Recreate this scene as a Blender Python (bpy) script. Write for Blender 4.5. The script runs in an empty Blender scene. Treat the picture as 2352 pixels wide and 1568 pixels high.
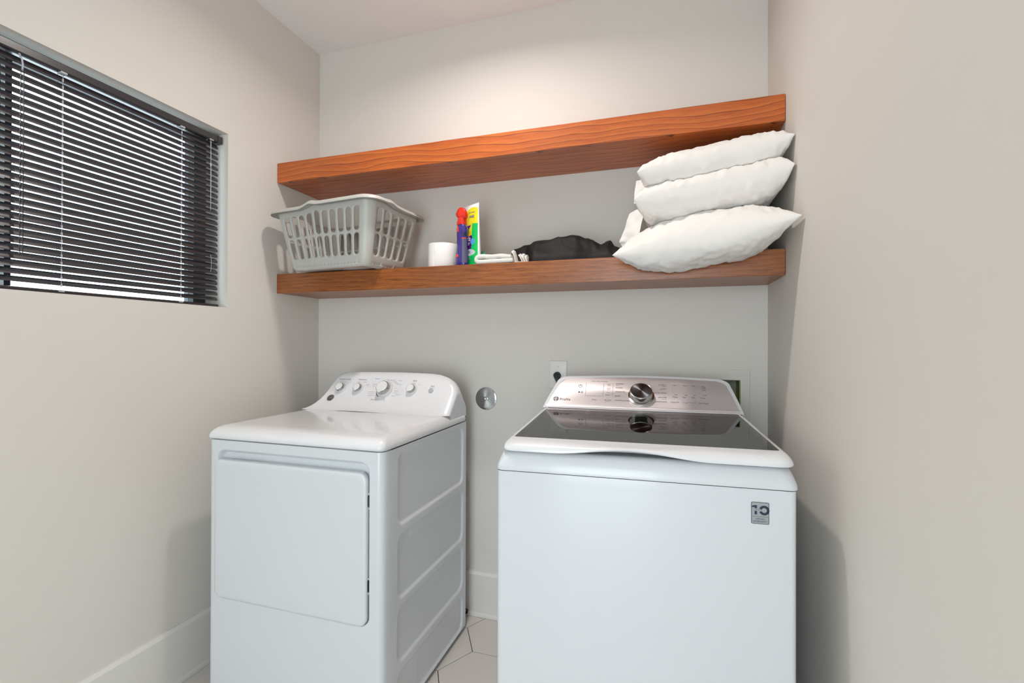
import bpy, bmesh, math, random
from mathutils import Vector, Matrix, noise
random.seed(7)
PI = math.pi
scene = bpy.context.scene
C = scene.collection

# ---------------------------------------------------------------- camera, world, light, exposure
XL, XR, YB, YF, ZC = -1.6532, 0.3748, 2.0, -1.65, 2.667      # room: left, right, back, front, ceiling
CAM_H, YAW, PITCH, ROLL, FPX = 1.2135, 0.306219, 0.004721, 0.0029987, 1097.407
cam_data = bpy.data.cameras.new('camera')
cam_data.sensor_width = 36.0
cam_data.lens = FPX / 2352.0 * 36.0
cam_data.clip_start = 0.02
cam = bpy.data.objects.new('camera', cam_data)
C.objects.link(cam)
fw = Vector((-math.sin(YAW) * math.cos(PITCH), math.cos(YAW) * math.cos(PITCH), math.sin(PITCH)))
rt = Vector((math.cos(YAW), math.sin(YAW), 0))
up = rt.cross(fw)
rt2 = rt * math.cos(ROLL) + up * math.sin(ROLL)
up2 = up * math.cos(ROLL) - rt * math.sin(ROLL)
m = Matrix((rt2, up2, -fw)).transposed().to_4x4()
m.translation = (0, 0, CAM_H)
cam.matrix_world = m
scene.camera = cam

world = bpy.data.worlds.new('overcast_sky')
scene.world = world
world.use_nodes = True
bg = world.node_tree.nodes['Background']
bg.inputs[0].default_value = (0.82, 0.93, 1.0, 1)
bg.inputs[1].default_value = 6.4

vs = scene.view_settings
vs.view_transform = 'Standard'
vs.look = 'None'
vs.gamma = 1.0
vs.use_curve_mapping = False
vs.exposure = 0.18
LAMP_W = 10.0

def portal(name, loc, rot, sx, sy):
    # sampling guide for the sky seen through an opening; gives no light of its own
    l = bpy.data.lights.new(name, 'AREA')
    l.shape = 'RECTANGLE'
    l.size, l.size_y = sx, sy
    l.cycles.is_portal = True
    o = bpy.data.objects.new(name, l)
    o.location, o.rotation_euler = loc, rot
    C.objects.link(o)
WIN_Y0, WIN_Y1, WIN_Z0, WIN_Z1 = 0.30, 1.470, 1.354, 2.045
DOOR_X0, DOOR_X1, DOOR_Z = -0.80, 0.28, 2.10
portal('window_daylight', (XL - 0.17, (WIN_Y0 + WIN_Y1) / 2, (WIN_Z0 + WIN_Z1) / 2), (0, -PI / 2, 0), WIN_Z1 - WIN_Z0, WIN_Y1 - WIN_Y0)
portal('doorway_daylight_offscreen', ((DOOR_X0 + DOOR_X1) / 2, YF - 0.05, DOOR_Z / 2), (PI / 2, 0, 0), DOOR_X1 - DOOR_X0, DOOR_Z)

# ---------------------------------------------------------------- materials
def lin(c):
    return tuple(((v / 255.0) / 12.92 if v <= 10.3 else (((v / 255.0) + 0.055) / 1.055) ** 2.4) for v in c) + (1.0,)

def mk(name, rgb, rough=0.5, metal=0.0, spec=0.5, var=0.03, scale=12.0, bump=0.0, bscale=200.0, coat=0.0, sheen=0.0, aniso=0.0, stretch=(1, 1, 1)):
    mt = bpy.data.materials.new(name)
    mt.use_nodes = True
    nt = mt.node_tree
    b = nt.nodes['Principled BSDF']
    b.inputs['Roughness'].default_value = rough
    b.inputs['Metallic'].default_value = metal
    b.inputs['Specular IOR Level'].default_value = spec
    b.inputs['Coat Weight'].default_value = coat
    b.inputs['Coat Roughness'].default_value = 0.06
    b.inputs['Sheen Weight'].default_value = sheen
    b.inputs['Anisotropic'].default_value = aniso
    tc = nt.nodes.new('ShaderNodeTexCoord')
    mp = nt.nodes.new('ShaderNodeMapping')
    mp.inputs['Scale'].default_value = stretch
    nt.links.new(tc.outputs['Object'], mp.inputs[0])
    no = nt.nodes.new('ShaderNodeTexNoise')
    no.inputs['Scale'].default_value = scale
    no.inputs['Detail'].default_value = 4
    nt.links.new(mp.outputs[0], no.inputs['Vector'])
    mx = nt.nodes.new('ShaderNodeMix')
    mx.data_type = 'RGBA'
    c = lin(rgb)
    mx.inputs[6].default_value = tuple(max(0, v * (1 - var)) for v in c[:3]) + (1,)
    mx.inputs[7].default_value = tuple(min(1, v * (1 + var)) for v in c[:3]) + (1,)
    nt.links.new(no.outputs['Fac'], mx.inputs[0])
    nt.links.new(mx.outputs[2], b.inputs['Base Color'])
    if bump:
        n2 = nt.nodes.new('ShaderNodeTexNoise')
        n2.inputs['Scale'].default_value = bscale
        n2.inputs['Detail'].default_value = 3
        nt.links.new(mp.outputs[0], n2.inputs['Vector'])
        bp = nt.nodes.new('ShaderNodeBump')
        bp.inputs['Strength'].default_value = bump
        bp.inputs['Distance'].default_value = 0.002
        nt.links.new(n2.outputs['Fac'], bp.inputs['Height'])
        nt.links.new(bp.outputs[0], b.inputs['Normal'])
    return mt

def mk_wood(name, base, dark, line, zfreq, axis='Z', warp=3.0, rough=0.33, knots=False, pore=0.75, blo=1.0):
    """long grain along X; growth-ring lines across `axis`"""
    mt = bpy.data.materials.new(name)
    mt.use_nodes = True
    nt = mt.node_tree
    N, Lk = nt.nodes.new, nt.links.new
    b = nt.nodes['Principled BSDF']
    b.inputs['Roughness'].default_value = rough
    b.inputs['Coat Weight'].default_value = 0.25
    b.inputs['Coat Roughness'].default_value = 0.25
    tc = N('ShaderNodeTexCoord')
    def mapped(sc, loc=(0, 0, 0)):
        mp = N('ShaderNodeMapping')
        mp.inputs['Scale'].default_value = sc
        mp.inputs['Location'].default_value = loc
        Lk(tc.outputs['Object'], mp.inputs[0])
        return mp.outputs[0]
    def nz(vec, scale, detail=3, rough_=0.5):
        n = N('ShaderNodeTexNoise')
        n.inputs['Scale'].default_value = scale
        n.inputs['Detail'].default_value = detail
        n.inputs['Roughness'].default_value = rough_
        Lk(vec, n.inputs['Vector'])
        return n.outputs['Fac']
    def ma(op, a, c=None):
        n = N('ShaderNodeMath')
        n.operation = op
        for i, v in enumerate((a, c)):
            if v is None: continue
            if isinstance(v, (int, float)): n.inputs[i].default_value = v
            else: Lk(v, n.inputs[i])
        return n.outputs[0]
    sx = N('ShaderNodeSeparateXYZ')
    Lk(tc.outputs['Object'], sx.inputs[0])
    w = sx.outputs[{'Z': 2, 'Y': 1}[axis]]
    if axis == 'Z': st = (1.3, 1, 4.0)
    else: st = (1.3, 4.0, 1)
    big = nz(mapped(st), 1.3, 2)
    fine = nz(mapped((6, 40, 40)), 1.0, 2)
    f = ma('ADD', ma('MULTIPLY', w, zfreq), ma('ADD', ma('MULTIPLY', big, warp * 4), ma('MULTIPLY', fine, 0.22)))
    fr = ma('FRACT', f)
    rmp = N('ShaderNodeValToRGB')
    cr = rmp.color_ramp
    cr.elements[0].position, cr.elements[0].color = 0.0, lin(base)
    cr.elements[1].position, cr.elements[1].color = 0.98, lin(line)
    e = cr.elements.new(0.62); e.color = lin(dark)
    e = cr.elements.new(0.90); e.color = lin(dark)
    e = cr.elements.new(0.955); e.color = lin(line)
    e = cr.elements.new(0.05); e.color = lin(base)
    Lk(fr, rmp.inputs[0])
    pores = nz(mapped((11, 210, 210)), 1.0, 3, 0.62)
    pr = N('ShaderNodeValToRGB')
    pr.color_ramp.elements[0].position = 0.34
    pr.color_ramp.elements[0].color = (0.40, 0.34, 0.30, 1)
    pr.color_ramp.elements[1].position = 0.50
    pr.color_ramp.elements[1].color = (1, 1, 1, 1)
    Lk(pores, pr.inputs[0])
    mul = N('ShaderNodeMix')
    mul.data_type = 'RGBA'; mul.blend_type = 'MULTIPLY'
    mul.inputs[0].default_value = pore
    Lk(rmp.outputs[0], mul.inputs[6]); Lk(pr.outputs[0], mul.inputs[7])
    out = mul.outputs[2]
    blotch = nz(mapped((2.5, 6, 6)), 1.0, 3)
    br = N('ShaderNodeValToRGB')
    br.color_ramp.elements[0].position = 0.32; br.color_ramp.elements[0].color = (0.72, 0.68, 0.66, 1)
    br.color_ramp.elements[1].position = 0.62; br.color_ramp.elements[1].color = (1.08, 1.06, 1.03, 1)
    Lk(blotch, br.inputs[0])
    m2 = N('ShaderNodeMix')
    m2.data_type = 'RGBA'; m2.blend_type = 'MULTIPLY'; m2.inputs[0].default_value = blo
    Lk(out, m2.inputs[6]); Lk(br.outputs[0], m2.inputs[7])
    out = m2.outputs[2]
    if knots:
        kn = nz(mapped((5.0, 22, 22), (3.1, 0.4, 0)), 1.0, 4, 0.65)
        kr = N('ShaderNodeValToRGB')
        kr.color_ramp.elements[0].position = 0.72; kr.color_ramp.elements[0].color = (1, 1, 1, 1)
        kr.color_ramp.elements[1].position = 0.76; kr.color_ramp.elements[1].color = (0.25, 0.16, 0.12, 1)
        Lk(kn, kr.inputs[0])
        m3 = N('ShaderNodeMix')
        m3.data_type = 'RGBA'; m3.blend_type = 'MULTIPLY'; m3.inputs[0].default_value = 1.0
        Lk(out, m3.inputs[6]); Lk(kr.outputs[0], m3.inputs[7])
        out = m3.outputs[2]
    Lk(out, b.inputs['Base Color'])
    bp = N('ShaderNodeBump')
    bp.inputs['Strength'].default_value = 0.25
    bp.inputs['Distance'].default_value = 0.0015
    Lk(pores, bp.inputs['Height'])
    Lk(bp.outputs[0], b.inputs['Normal'])
    return mt

def mk_glass(name, tint, rough=0.0, ior=1.45):
    mt = bpy.data.materials.new(name)
    mt.use_nodes = True
    nt = mt.node_tree
    nt.nodes.remove(nt.nodes['Principled BSDF'])
    out = nt.nodes['Material Output']
    tr = nt.nodes.new('ShaderNodeBsdfTransparent')
    no = nt.nodes.new('ShaderNodeTexNoise')
    no.inputs['Scale'].default_value = 3
    mx = nt.nodes.new('ShaderNodeMix')
    mx.data_type = 'RGBA'
    mx.inputs[6].default_value = tuple(v * 0.97 for v in tint) + (1,)
    mx.inputs[7].default_value = tuple(tint) + (1,)
    nt.links.new(no.outputs['Fac'], mx.inputs[0])
    nt.links.new(mx.outputs[2], tr.inputs[0])
    gl = nt.nodes.new('ShaderNodeBsdfGlossy')
    gl.inputs['Roughness'].default_value = rough
    fr = nt.nodes.new('ShaderNodeFresnel')
    fr.inputs[0].default_value = ior
    ms = nt.nodes.new('ShaderNodeMixShader')
    nt.links.new(fr.outputs[0], ms.inputs[0])
    nt.links.new(tr.outputs[0], ms.inputs[1])
    nt.links.new(gl.outputs[0], ms.inputs[2])
    nt.links.new(ms.outputs[0], out.inputs[0])
    return mt

def mk_vcol(name, rough=0.25):
    mt = bpy.data.materials.new(name)
    mt.use_nodes = True
    nt = mt.node_tree
    b = nt.nodes['Principled BSDF']
    b.inputs['Roughness'].default_value = rough
    a = nt.nodes.new('ShaderNodeVertexColor')
    a.layer_name = 'print'
    nt.links.new(a.outputs[0], b.inputs['Base Color'])
    return mt

M = dict(
    wall=mk('wall_paint', (220, 215, 208), 0.6, spec=0.12, var=0.012, scale=1.5, bump=0.06, bscale=160),
    ceil=mk('ceiling_paint', (238, 238, 237), 0.8, var=0.01, scale=2, bump=0.05, bscale=120),
    trim=mk('trim_paint', (224, 221, 216), 0.35, var=0.015, scale=4),
    tile=mk('porcelain_tile', (214, 207, 201), 0.28, var=0.03, scale=3),
    grout=mk('dark_grout', (58, 52, 48), 0.9, var=0.1, scale=60),
    enamel=mk('white_enamel', (216, 219, 222), 0.29, spec=0.5, var=0.008, scale=3, coat=0.3),
    plastic=mk('white_gloss_plastic', (228, 228, 230), 0.18, spec=0.5, var=0.006, scale=3, coat=0.4),
    galv=mk('grey_painted_metal', (190, 194, 196), 0.45, var=0.02),
    rubber=mk('black_rubber', (22, 22, 23), 0.6, var=0.1),
    black=mk('black_plastic', (30, 31, 32), 0.35, var=0.08),
    silver=mk('brushed_panel', (226, 219, 220), 0.36, metal=0.5, var=0.05, scale=2.0, aniso=0.6, stretch=(1, 60, 60)),
    silver2=mk('silver_trim', (196, 196, 198), 0.16, metal=1.0, var=0.03),
    badge=mk('badge_metal', (158, 162, 164), 0.4, metal=0.2, var=0.06, scale=30, stretch=(1, 20, 20)),
    steel=mk('polished_steel', (180, 180, 178), 0.14, metal=1.0, var=0.04, scale=5),
    knobface=mk('spun_metal', (120, 120, 126), 0.28, metal=1.0, var=0.05, aniso=0.9),
    ink=mk('dark_print', (70, 66, 68), 0.6, var=0.02),
    ink2=mk('soft_grey_print', (140, 138, 142), 0.6, var=0.02),
    inkw=mk('white_print', (222, 220, 220), 0.5, var=0.02),
    inkb=mk('blue_print', (92, 140, 214), 0.5, var=0.02),
    inkl=mk('lavender_print', (158, 150, 190), 0.5, var=0.02),
    navy=mk('navy_print', (22, 38, 62), 0.4, var=0.02),
    btn=mk('grey_button', (176, 182, 182), 0.5, var=0.02),
    tubw=mk('tub_plastic', (196, 200, 202), 0.4, var=0.02),
    slat=mk('espresso_slat', (50, 46, 49), 0.26, spec=0.5, var=0.05, coat=0.2),
    cord=mk('pale_cord', (186, 186, 194), 0.6, var=0.05),
    winframe=mk('window_frame_paint', (60, 62, 70), 0.5, var=0.04),
    basket=mk('grey_polypropylene', (189, 187, 181), 0.38, var=0.015),
    pillow=mk('white_cotton', (236, 231, 226), 0.85, var=0.012, bump=0.15, bscale=900, sheen=0.2),
    terry=mk('white_terry', (232, 228, 221), 0.95, var=0.04, scale=90, bump=0.9, bscale=420, sheen=0.3),
    paper=mk('tissue_paper', (240, 236, 233), 0.9, var=0.015, bump=0.25, bscale=260),
    blackcloth=mk('black_cloth', (8, 8, 9), 0.62, spec=0.3, var=0.25, scale=60, bump=0.2, bscale=700),
    purple=mk('purple_plastic', (64, 48, 132), 0.18, var=0.05, coat=0.3),
    red=mk('red_plastic', (226, 50, 30), 0.25, var=0.04, coat=0.2),
    redlab=mk('red_orange_label', (228, 70, 48), 0.4, var=0.03),
    greylab=mk('grey_back_label', (92, 90, 116), 0.4, var=0.15, scale=300),
    green=mk('green_plastic', (20, 160, 80), 0.2, var=0.05, coat=0.3),
    teal=mk('teal_cap', (90, 190, 150), 0.25, var=0.04),
    lblw=mk('label_white_ink', (238, 238, 240), 0.4, var=0.01),
    lblo=mk('label_orange_ink', (238, 160, 40), 0.4, var=0.02),
    olive=mk('olive_liner', (120, 136, 62), 0.55, var=0.06),
    boxgrey=mk('box_liner', (150, 146, 132), 0.6, var=0.05),
    pouch=mk_vcol('pouch_print', 0.22),
    wood1=mk_wood('stained_oak_front', (200, 108, 44), (186, 92, 36), (120, 54, 24), 44, 'Z', 1.2, pore=0.32, blo=0.5),
    wood2=mk_wood('stained_oak_front_fine', (164, 98, 48), (150, 86, 41), (130, 72, 35), 62, 'Z', 0.9, pore=0.7, blo=0.6),
    wood3=mk_wood('stained_oak_underside', (200, 108, 44), (186, 92, 36), (120, 54, 24), 26, 'Y', 1.3, 0.42, True, 0.5, 0.6),
    wood4=mk_wood('stained_oak_underside_dull', (164, 98, 48), (150, 86, 41), (130, 72, 35), 40, 'Y', 1.4, 0.42, False, 0.5, 0.6),
    glass=mk_glass('clear_glass', (0.93, 0.95, 0.95)),
    lidglass=mk_glass('smoked_lid_glass', (0.40, 0.415, 0.41), 0.01, 1.85),
    wand=mk_glass('clear_acrylic', (0.80, 0.80, 0.84), 0.05, 1.5),
    lens=mk('lamp_lens', (240, 236, 228), 0.4),
)

# ---------------------------------------------------------------- helpers
def wm(o):
    return (wm(o.parent) @ o.matrix_basis) if o.parent else o.matrix_basis.copy()

def tag(o, label=None, cat=None, group=None, kind=None):
    if label: o['label'] = label
    if cat: o['category'] = cat
    if group: o['group'] = group
    if kind: o['kind'] = kind
    return o

def thing(name, loc, rz=0.0, label=None, cat=None, group=None, kind=None):
    o = bpy.data.objects.new(name, None)
    o.empty_display_size = 0.05
    o.location = loc
    o.rotation_euler = (0, 0, rz)
    C.objects.link(o)
    return tag(o, label, cat, group, kind)

def obj(name, bm, mat, parent=None, local=False, smooth=None, loc=None):
    """bm in world coordinates (or in the parent's when local); becomes one mesh object"""
    me = bpy.data.meshes.new(name)
    if isinstance(bm, bpy.types.Mesh):
        bpy.data.meshes.remove(me); me = bm
    else:
        bm.normal_update()
        bm.to_mesh(me); bm.free()
    mat = M[mat] if isinstance(mat, str) else mat
    me.materials.append(mat)
    o = bpy.data.objects.new(name, me)
    if parent:
        o.parent = parent
        if not local: me.transform(wm(parent).inverted())
    elif loc is not None:
        me.transform(Matrix.Translation(-Vector(loc)))
        o.location = loc
    C.objects.link(o)
    if smooth is not None:
        for p in me.polygons: p.use_smooth = True
        if smooth < 3.0:
            me.set_sharp_from_angle(angle=smooth)
    return o

def box(bm, x0, x1, y0, y1, z0, z1):
    v = [bm.verts.new(p) for p in ((x0, y0, z0), (x1, y0, z0), (x1, y1, z0), (x0, y1, z0), (x0, y0, z1), (x1, y0, z1), (x1, y1, z1), (x0, y1, z1))]
    for f in ((3, 2, 1, 0), (4, 5, 6, 7), (0, 1, 5, 4), (1, 2, 6, 5), (2, 3, 7, 6), (3, 0, 4, 7)):
        bm.faces.new([v[i] for i in f])
    return v

def bbox(*a, bevel=0.0, seg=2):
    bm = bmesh.new()
    box(bm, *a)
    if bevel:
        bmesh.ops.bevel(bm, geom=list(bm.edges), offset=bevel, segments=seg, profile=0.5, affect='EDGES')
    return bm

def loft(loops, cap0=True, cap1=True, closed=True, bm=None):
    bm = bm or bmesh.new()
    L = [[bm.verts.new(p) for p in lp] for lp in loops]
    n = len(L[0])
    for a, b in zip(L[:-1], L[1:]):
        for i in range(n if closed else n - 1):
            j = (i + 1) % n
            bm.faces.new((a[i], a[j], b[j], b[i]))
    if cap0: bm.faces.new(list(reversed(L[0])))
    if cap1: bm.faces.new(L[-1])
    bmesh.ops.recalc_face_normals(bm, faces=bm.faces)
    return bm

def rrect(x0, x1, y0, y1, r, n=6):
    pts = []
    r = max(1e-4, min(r, (x1 - x0) / 2 - 1e-4, (y1 - y0) / 2 - 1e-4))
    for cx, cy, a0 in ((x1 - r, y1 - r, 0), (x0 + r, y1 - r, 90), (x0 + r, y0 + r, 180), (x1 - r, y0 + r, 270)):
        for k in range(n + 1):
            a = math.radians(a0 + 90 * k / n)
            pts.append((cx + r * math.cos(a), cy + r * math.sin(a)))
    return pts

def rr3(x0, x1, y0, y1, r, z, n=6):
    return [(x, y, z) for x, y in rrect(x0, x1, y0, y1, r, n)]

def frame_of(o, ax, ay):
    ax = Vector(ax).normalized(); ay = Vector(ay).normalized()
    nz = ax.cross(ay).normalized()
    mt = Matrix((ax, ay, nz)).transposed().to_4x4()
    mt.translation = Vector(o)
    return mt

def lathe(prof, n=32, mt=None, cap0=True, cap1=True):
    loops = [[(r * math.cos(2 * PI * k / n), r * math.sin(2 * PI * k / n), z) for k in range(n)] for r, z in prof]
    bm = loft(loops, cap0, cap1)
    if mt: bm.transform(mt)
    return bm

def tube(pts, r, n=8, bm=None):
    pts = [Vector(p) for p in pts]
    loops = []
    prev = None
    for i, p in enumerate(pts):
        t = (pts[min(i + 1, len(pts) - 1)] - pts[max(i - 1, 0)]).normalized()
        ref = prev or (Vector((0, 0, 1)) if abs(t.z) < 0.9 else Vector((1, 0, 0)))
        u = (ref - t * ref.dot(t)).normalized()
        prev = u
        w = t.cross(u)
        rr = r[i] if isinstance(r, (list, tuple)) else r
        loops.append([p + u * rr * math.cos(2 * PI * k / n) + w * rr * math.sin(2 * PI * k / n) for k in range(n)])
    return loft(loops, bm=bm)

def sst(a, b, x):
    t = max(0.0, min(1.0, (x - a) / (b - a)))
    return t * t * (3 - 2 * t)

def sd_rr(x, y, x0, x1, y0, y1, r):
    qx = abs(x - (x0 + x1) / 2) - (x1 - x0) / 2 + r
    qy = abs(y - (y0 + y1) / 2) - (y1 - y0) / 2 + r
    return math.hypot(max(qx, 0), max(qy, 0)) + min(max(qx, qy), 0) - r

def slab(outline_fn, prof, mt):
    """prof: list of (inset, height); outline_fn(inset) -> 2-D points"""
    bm = loft([[(x, y, h) for x, y in outline_fn(i)] for i, h in prof])
    bm.transform(mt)
    return bm

def text_bm(items, mt, bm=None):
    """items: (string, x, y, size, align[, shear]) laid flat in mt's plane"""
    bm = bm or bmesh.new()
    for it in items:
        s, x, y, size, al = it[:5]
        cu = bpy.data.curves.new('t', 'FONT')
        cu.body = s
        cu.size = size
        cu.align_x = al
        cu.align_y = 'CENTER'
        cu.resolution_u = 2
        if len(it) > 5: cu.shear = it[5]
        to = bpy.data.objects.new('t', cu)
        me = bpy.data.meshes.new_from_object(to)
        me.transform(mt @ Matrix.Translation((x, y, 0)))
        bm.from_mesh(me)
        bpy.data.objects.remove(to); bpy.data.curves.remove(cu); bpy.data.meshes.remove(me)
    return bm

def ringbm(r0, r1, mt, h=0.0006, n=32, a0=0, a1=2 * PI):
    full = abs(a1 - a0 - 2 * PI) < 1e-6
    k = n if full else n + 1
    bm = bmesh.new()
    ins = [bm.verts.new((r0 * math.cos(a0 + (a1 - a0) * i / n), r0 * math.sin(a0 + (a1 - a0) * i / n), h)) for i in range(k)]
    ous = [bm.verts.new((r1 * math.cos(a0 + (a1 - a0) * i / n), r1 * math.sin(a0 + (a1 - a0) * i / n), h)) for i in range(k)]
    for i in range(n):
        j = (i + 1) % k
        bm.faces.new((ins[i], ous[i], ous[j], ins[j]))
    bm.transform(mt)
    return bm

def rectline(x0, x1, y0, y1, w, r, mt, h=0.0005):
    bm = loft([[(x, y, h) for x, y in rrect(x0, x1, y0, y1, r)], [(x, y, h) for x, y in rrect(x0 + w, x1 - w, y0 + w, y1 - w, max(r - w, 1e-4))]], False, False)
    bm.transform(mt)
    return bm

def quad(bm, mt, x0, x1, y0, y1, h=0.0005):
    bm.faces.new([bm.verts.new(mt @ Vector(p)) for p in ((x0, y0, h), (x1, y0, h), (x1, y1, h), (x0, y1, h))])

def join(dst, src):
    me = bpy.data.meshes.new('j')
    src.to_mesh(me); src.free()
    dst.from_mesh(me)
    bpy.data.meshes.remove(me)
    return dst

# ---------------------------------------------------------------- room shell
T = 0.20
bm = bmesh.new()
box(bm, XL - T, XL, YF - T, WIN_Y0, 0, ZC); box(bm, XL - T, XL, WIN_Y1, YB + T, 0, ZC)
box(bm, XL - T, XL, WIN_Y0, WIN_Y1, 0, WIN_Z0); box(bm, XL - T, XL, WIN_Y0, WIN_Y1, WIN_Z1, ZC)
wall_left = tag(obj('wall_left', bm, 'wall'), 'greige painted wall with the blind-covered window', kind='structure')
HX0, HX1, HZ0, HZ1 = 0.088, 0.283, 0.935, 1.080
bm = bmesh.new()
box(bm, XL, HX0, YB, YB + T, 0, ZC); box(bm, HX1, XR, YB, YB + T, 0, ZC)
box(bm, HX0, HX1, YB, YB + T, 0, HZ0); box(bm, HX0, HX1, YB, YB + T, HZ1, ZC)
box(bm, HX0, HX1, YB + 0.09, YB + T, HZ0, HZ1)
tag(obj('wall_back', bm, 'wall'), 'greige painted wall behind shelves and machines', kind='structure')
bm = bmesh.new(); box(bm, XR, XR + T, YF - T, YB + T, 0, ZC)
tag(obj('wall_right', bm, 'wall'), 'greige painted side wall beside the washer', kind='structure')
bm = bmesh.new()
box(bm, XL, DOOR_X0, YF - T, YF, 0, ZC); box(bm, DOOR_X1, XR, YF - T, YF, 0, ZC); box(bm, DOOR_X0, DOOR_X1, YF - T, YF, DOOR_Z, ZC)
tag(obj('wall_front', bm, 'wall'), 'greige wall with an open doorway', kind='structure')
bm = bmesh.new(); box(bm, XL - T, XR + T, YF - T, YB + T, ZC, ZC + 0.1)
tag(obj('ceiling', bm, 'ceil'), 'plain white painted ceiling', kind='structure')
bm = bmesh.new(); box(bm, XL - T, XR + T, YF - T, YB + T, -0.08, -0.0025)
floor = tag(obj('floor', bm, 'grout'), 'floor of large pale hexagonal tiles with thin dark joints', kind='structure')
# hexagonal tiles, clipped to the room
S = 0.163
def clip(poly, ax, lim, keep_less):
    out = []
    for i in range(len(poly)):
        a, b = poly[i], poly[(i + 1) % len(poly)]
        ia = a[ax] <= lim if keep_less else a[ax] >= lim
        ib = b[ax] <= lim if keep_less else b[ax] >= lim
        if ia: out.append(a)
        if ia != ib:
            t = (lim - a[ax]) / (b[ax] - a[ax])
            out.append((a[0] + t * (b[0] - a[0]), a[1] + t * (b[1] - a[1])))
    return out
hex0 = (-0.715 - S, 1.757)
hs = S - 0.0016
hex_full = None
for i in range(-12, 14):
    for j in range(-16, 6):
        cx = hex0[0] + 1.5 * S * i
        cy = hex0[1] + math.sqrt(3) * S * (j + 0.5 * (i % 2))
        poly = [(cx + hs * math.cos(k * PI / 3), cy + hs * math.sin(k * PI / 3)) for k in range(6)]
        cl = poly
        for ax, lim, less in ((0, XR - 0.001, True), (0, XL + 0.001, False), (1, YB - 0.001, True), (1, YF + 0.001, False)):
            cl = clip(cl, ax, lim, less) if len(cl) > 2 else cl
        if len(cl) < 3: continue
        area = abs(sum(cl[k][0] * cl[(k + 1) % len(cl)][1] - cl[(k + 1) % len(cl)][0] * cl[k][1] for k in range(len(cl)))) / 2
        if area < 2e-4: continue
        if cl == poly and hex_full:
            o = bpy.data.objects.new('tile', hex_full)
            C.objects.link(o); o.parent = floor; o.location = (cx, cy, 0)
            continue
        bm = bmesh.new()
        ox, oy = (cx, cy)
        loft([[(x - ox, y - oy, -0.006) for x, y in cl], [(x - ox, y - oy, -0.0006) for x, y in cl],
              [(x - ox + (cx - x) * 0.006, y - oy + (cy - y) * 0.006, 0.0) for x, y in cl]], bm=bm)
        o = obj('tile', bm, 'tile', floor, local=True)
        o.location = (cx, cy, 0)
        if cl == poly: hex_full = o.data
# baseboards with a small chamfered cap
def baseboard(name, p0, p1, inward, h):
    d = (Vector(p1) - Vector(p0))
    n = Vector(inward)
    prof = [(0, 0.001), (0.018, 0.001), (0.018, 0.012), (0.0155, 0.02), (0.0155, h - 0.012), (0.008, h), (0, h)]
    loops = [[Vector(q) + n * a + Vector((0, 0, b)) for a, b in prof] for q in (p0, p1)]
    tag(obj(name, loft(loops), 'trim'), 'tall white painted baseboard along the wall', kind='structure')
baseboard('baseboard_left', (XL, YF, 0), (XL, YB, 0), (1, 0, 0), 0.207)
baseboard('baseboard_back', (XL + 0.018, YB, 0), (XR - 0.018, YB, 0), (0, -1, 0), 0.197)
baseboard('baseboard_right', (XR, YF, 0), (XR, YB, 0), (-1, 0, 0), 0.205)
bm = bmesh.new()
box(bm, DOOR_X0 - 0.07, DOOR_X0, YF, YF + 0.015, 0, DOOR_Z + 0.07); box(bm, DOOR_X1, DOOR_X1 + 0.07, YF, YF + 0.015, 0, DOOR_Z + 0.07)
box(bm, DOOR_X0, DOOR_X1, YF, YF + 0.015, DOOR_Z, DOOR_Z + 0.07)
tag(obj('trim_1', bm, 'trim'), 'white door casing around the open doorway', kind='structure')

# window: frame with two sashes and panes, outside the blind
win = thing('window_1', (XL - 0.14, (WIN_Y0 + WIN_Y1) / 2, WIN_Z0), label='sliding window set deep in the wall behind the blind', kind='structure')
bm = bmesh.new()
wx0, wx1 = XL - 0.165, XL - 0.115
fwid = 0.052
box(bm, wx0, wx1, WIN_Y0, WIN_Y0 + fwid, WIN_Z0, WIN_Z1); box(bm, wx0, wx1, WIN_Y1 - fwid, WIN_Y1, WIN_Z0, WIN_Z1)
box(bm, wx0, wx1, WIN_Y0 + fwid, WIN_Y1 - fwid, WIN_Z0, WIN_Z0 + 0.02); box(bm, wx0, wx1, WIN_Y0 + fwid, WIN_Y1 - fwid, WIN_Z1 - 0.03, WIN_Z1)
obj('window_frame', bm, 'winframe', win)
bm = bmesh.new(); box(bm, wx0 + 0.006, wx1 - 0.004, 0.851, 0.866, WIN_Z0 + 0.02, WIN_Z1 - 0.03)
obj('meeting_stile', bm, 'winframe', win)
for a, b in ((WIN_Y0 + fwid, 0.851), (0.866, WIN_Y1 - fwid)):
    obj('pane', bbox(XL - 0.1435, XL - 0.1395, a, b, WIN_Z0 + 0.02, WIN_Z1 - 0.03), 'glass', win)

# ---------------------------------------------------------------- window blind
BX = XL - 0.040
BY0, BY1 = WIN_Y0 + 0.012, 1.456
blind = thing('window_blind', (BX, (BY0 + BY1) / 2, WIN_Z0), label='dark espresso horizontal mini blind hanging in the window recess', cat='blind')
hz0, hz1 = 2.004, 2.030
prof = [(0.014, hz0), (0.0165, hz0 + 0.004), (0.0165, hz1 - 0.003), (0.014, hz1), (-0.014, hz1), (-0.0165, hz1 - 0.003), (-0.0165, hz0 + 0.004), (-0.014, hz0)]
hr = obj('headrail', loft([[(BX + a, y, z) for a, z in prof] for y in (BY0, BY1 - 0.012)]), 'slat', blind)
obj('end_cap', loft([[(BX + a * 1.12, y, z + (0.0015 if z > 2.02 else -0.0015)) for a, z in prof] for y in (BY1 - 0.012, BY1 + 0.006)]), 'slat', hr)
NS, PT, Z0S = 29, 0.0215, 1.388
TILT = math.radians(58)
sw = 0.0125
slat_me = None
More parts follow.
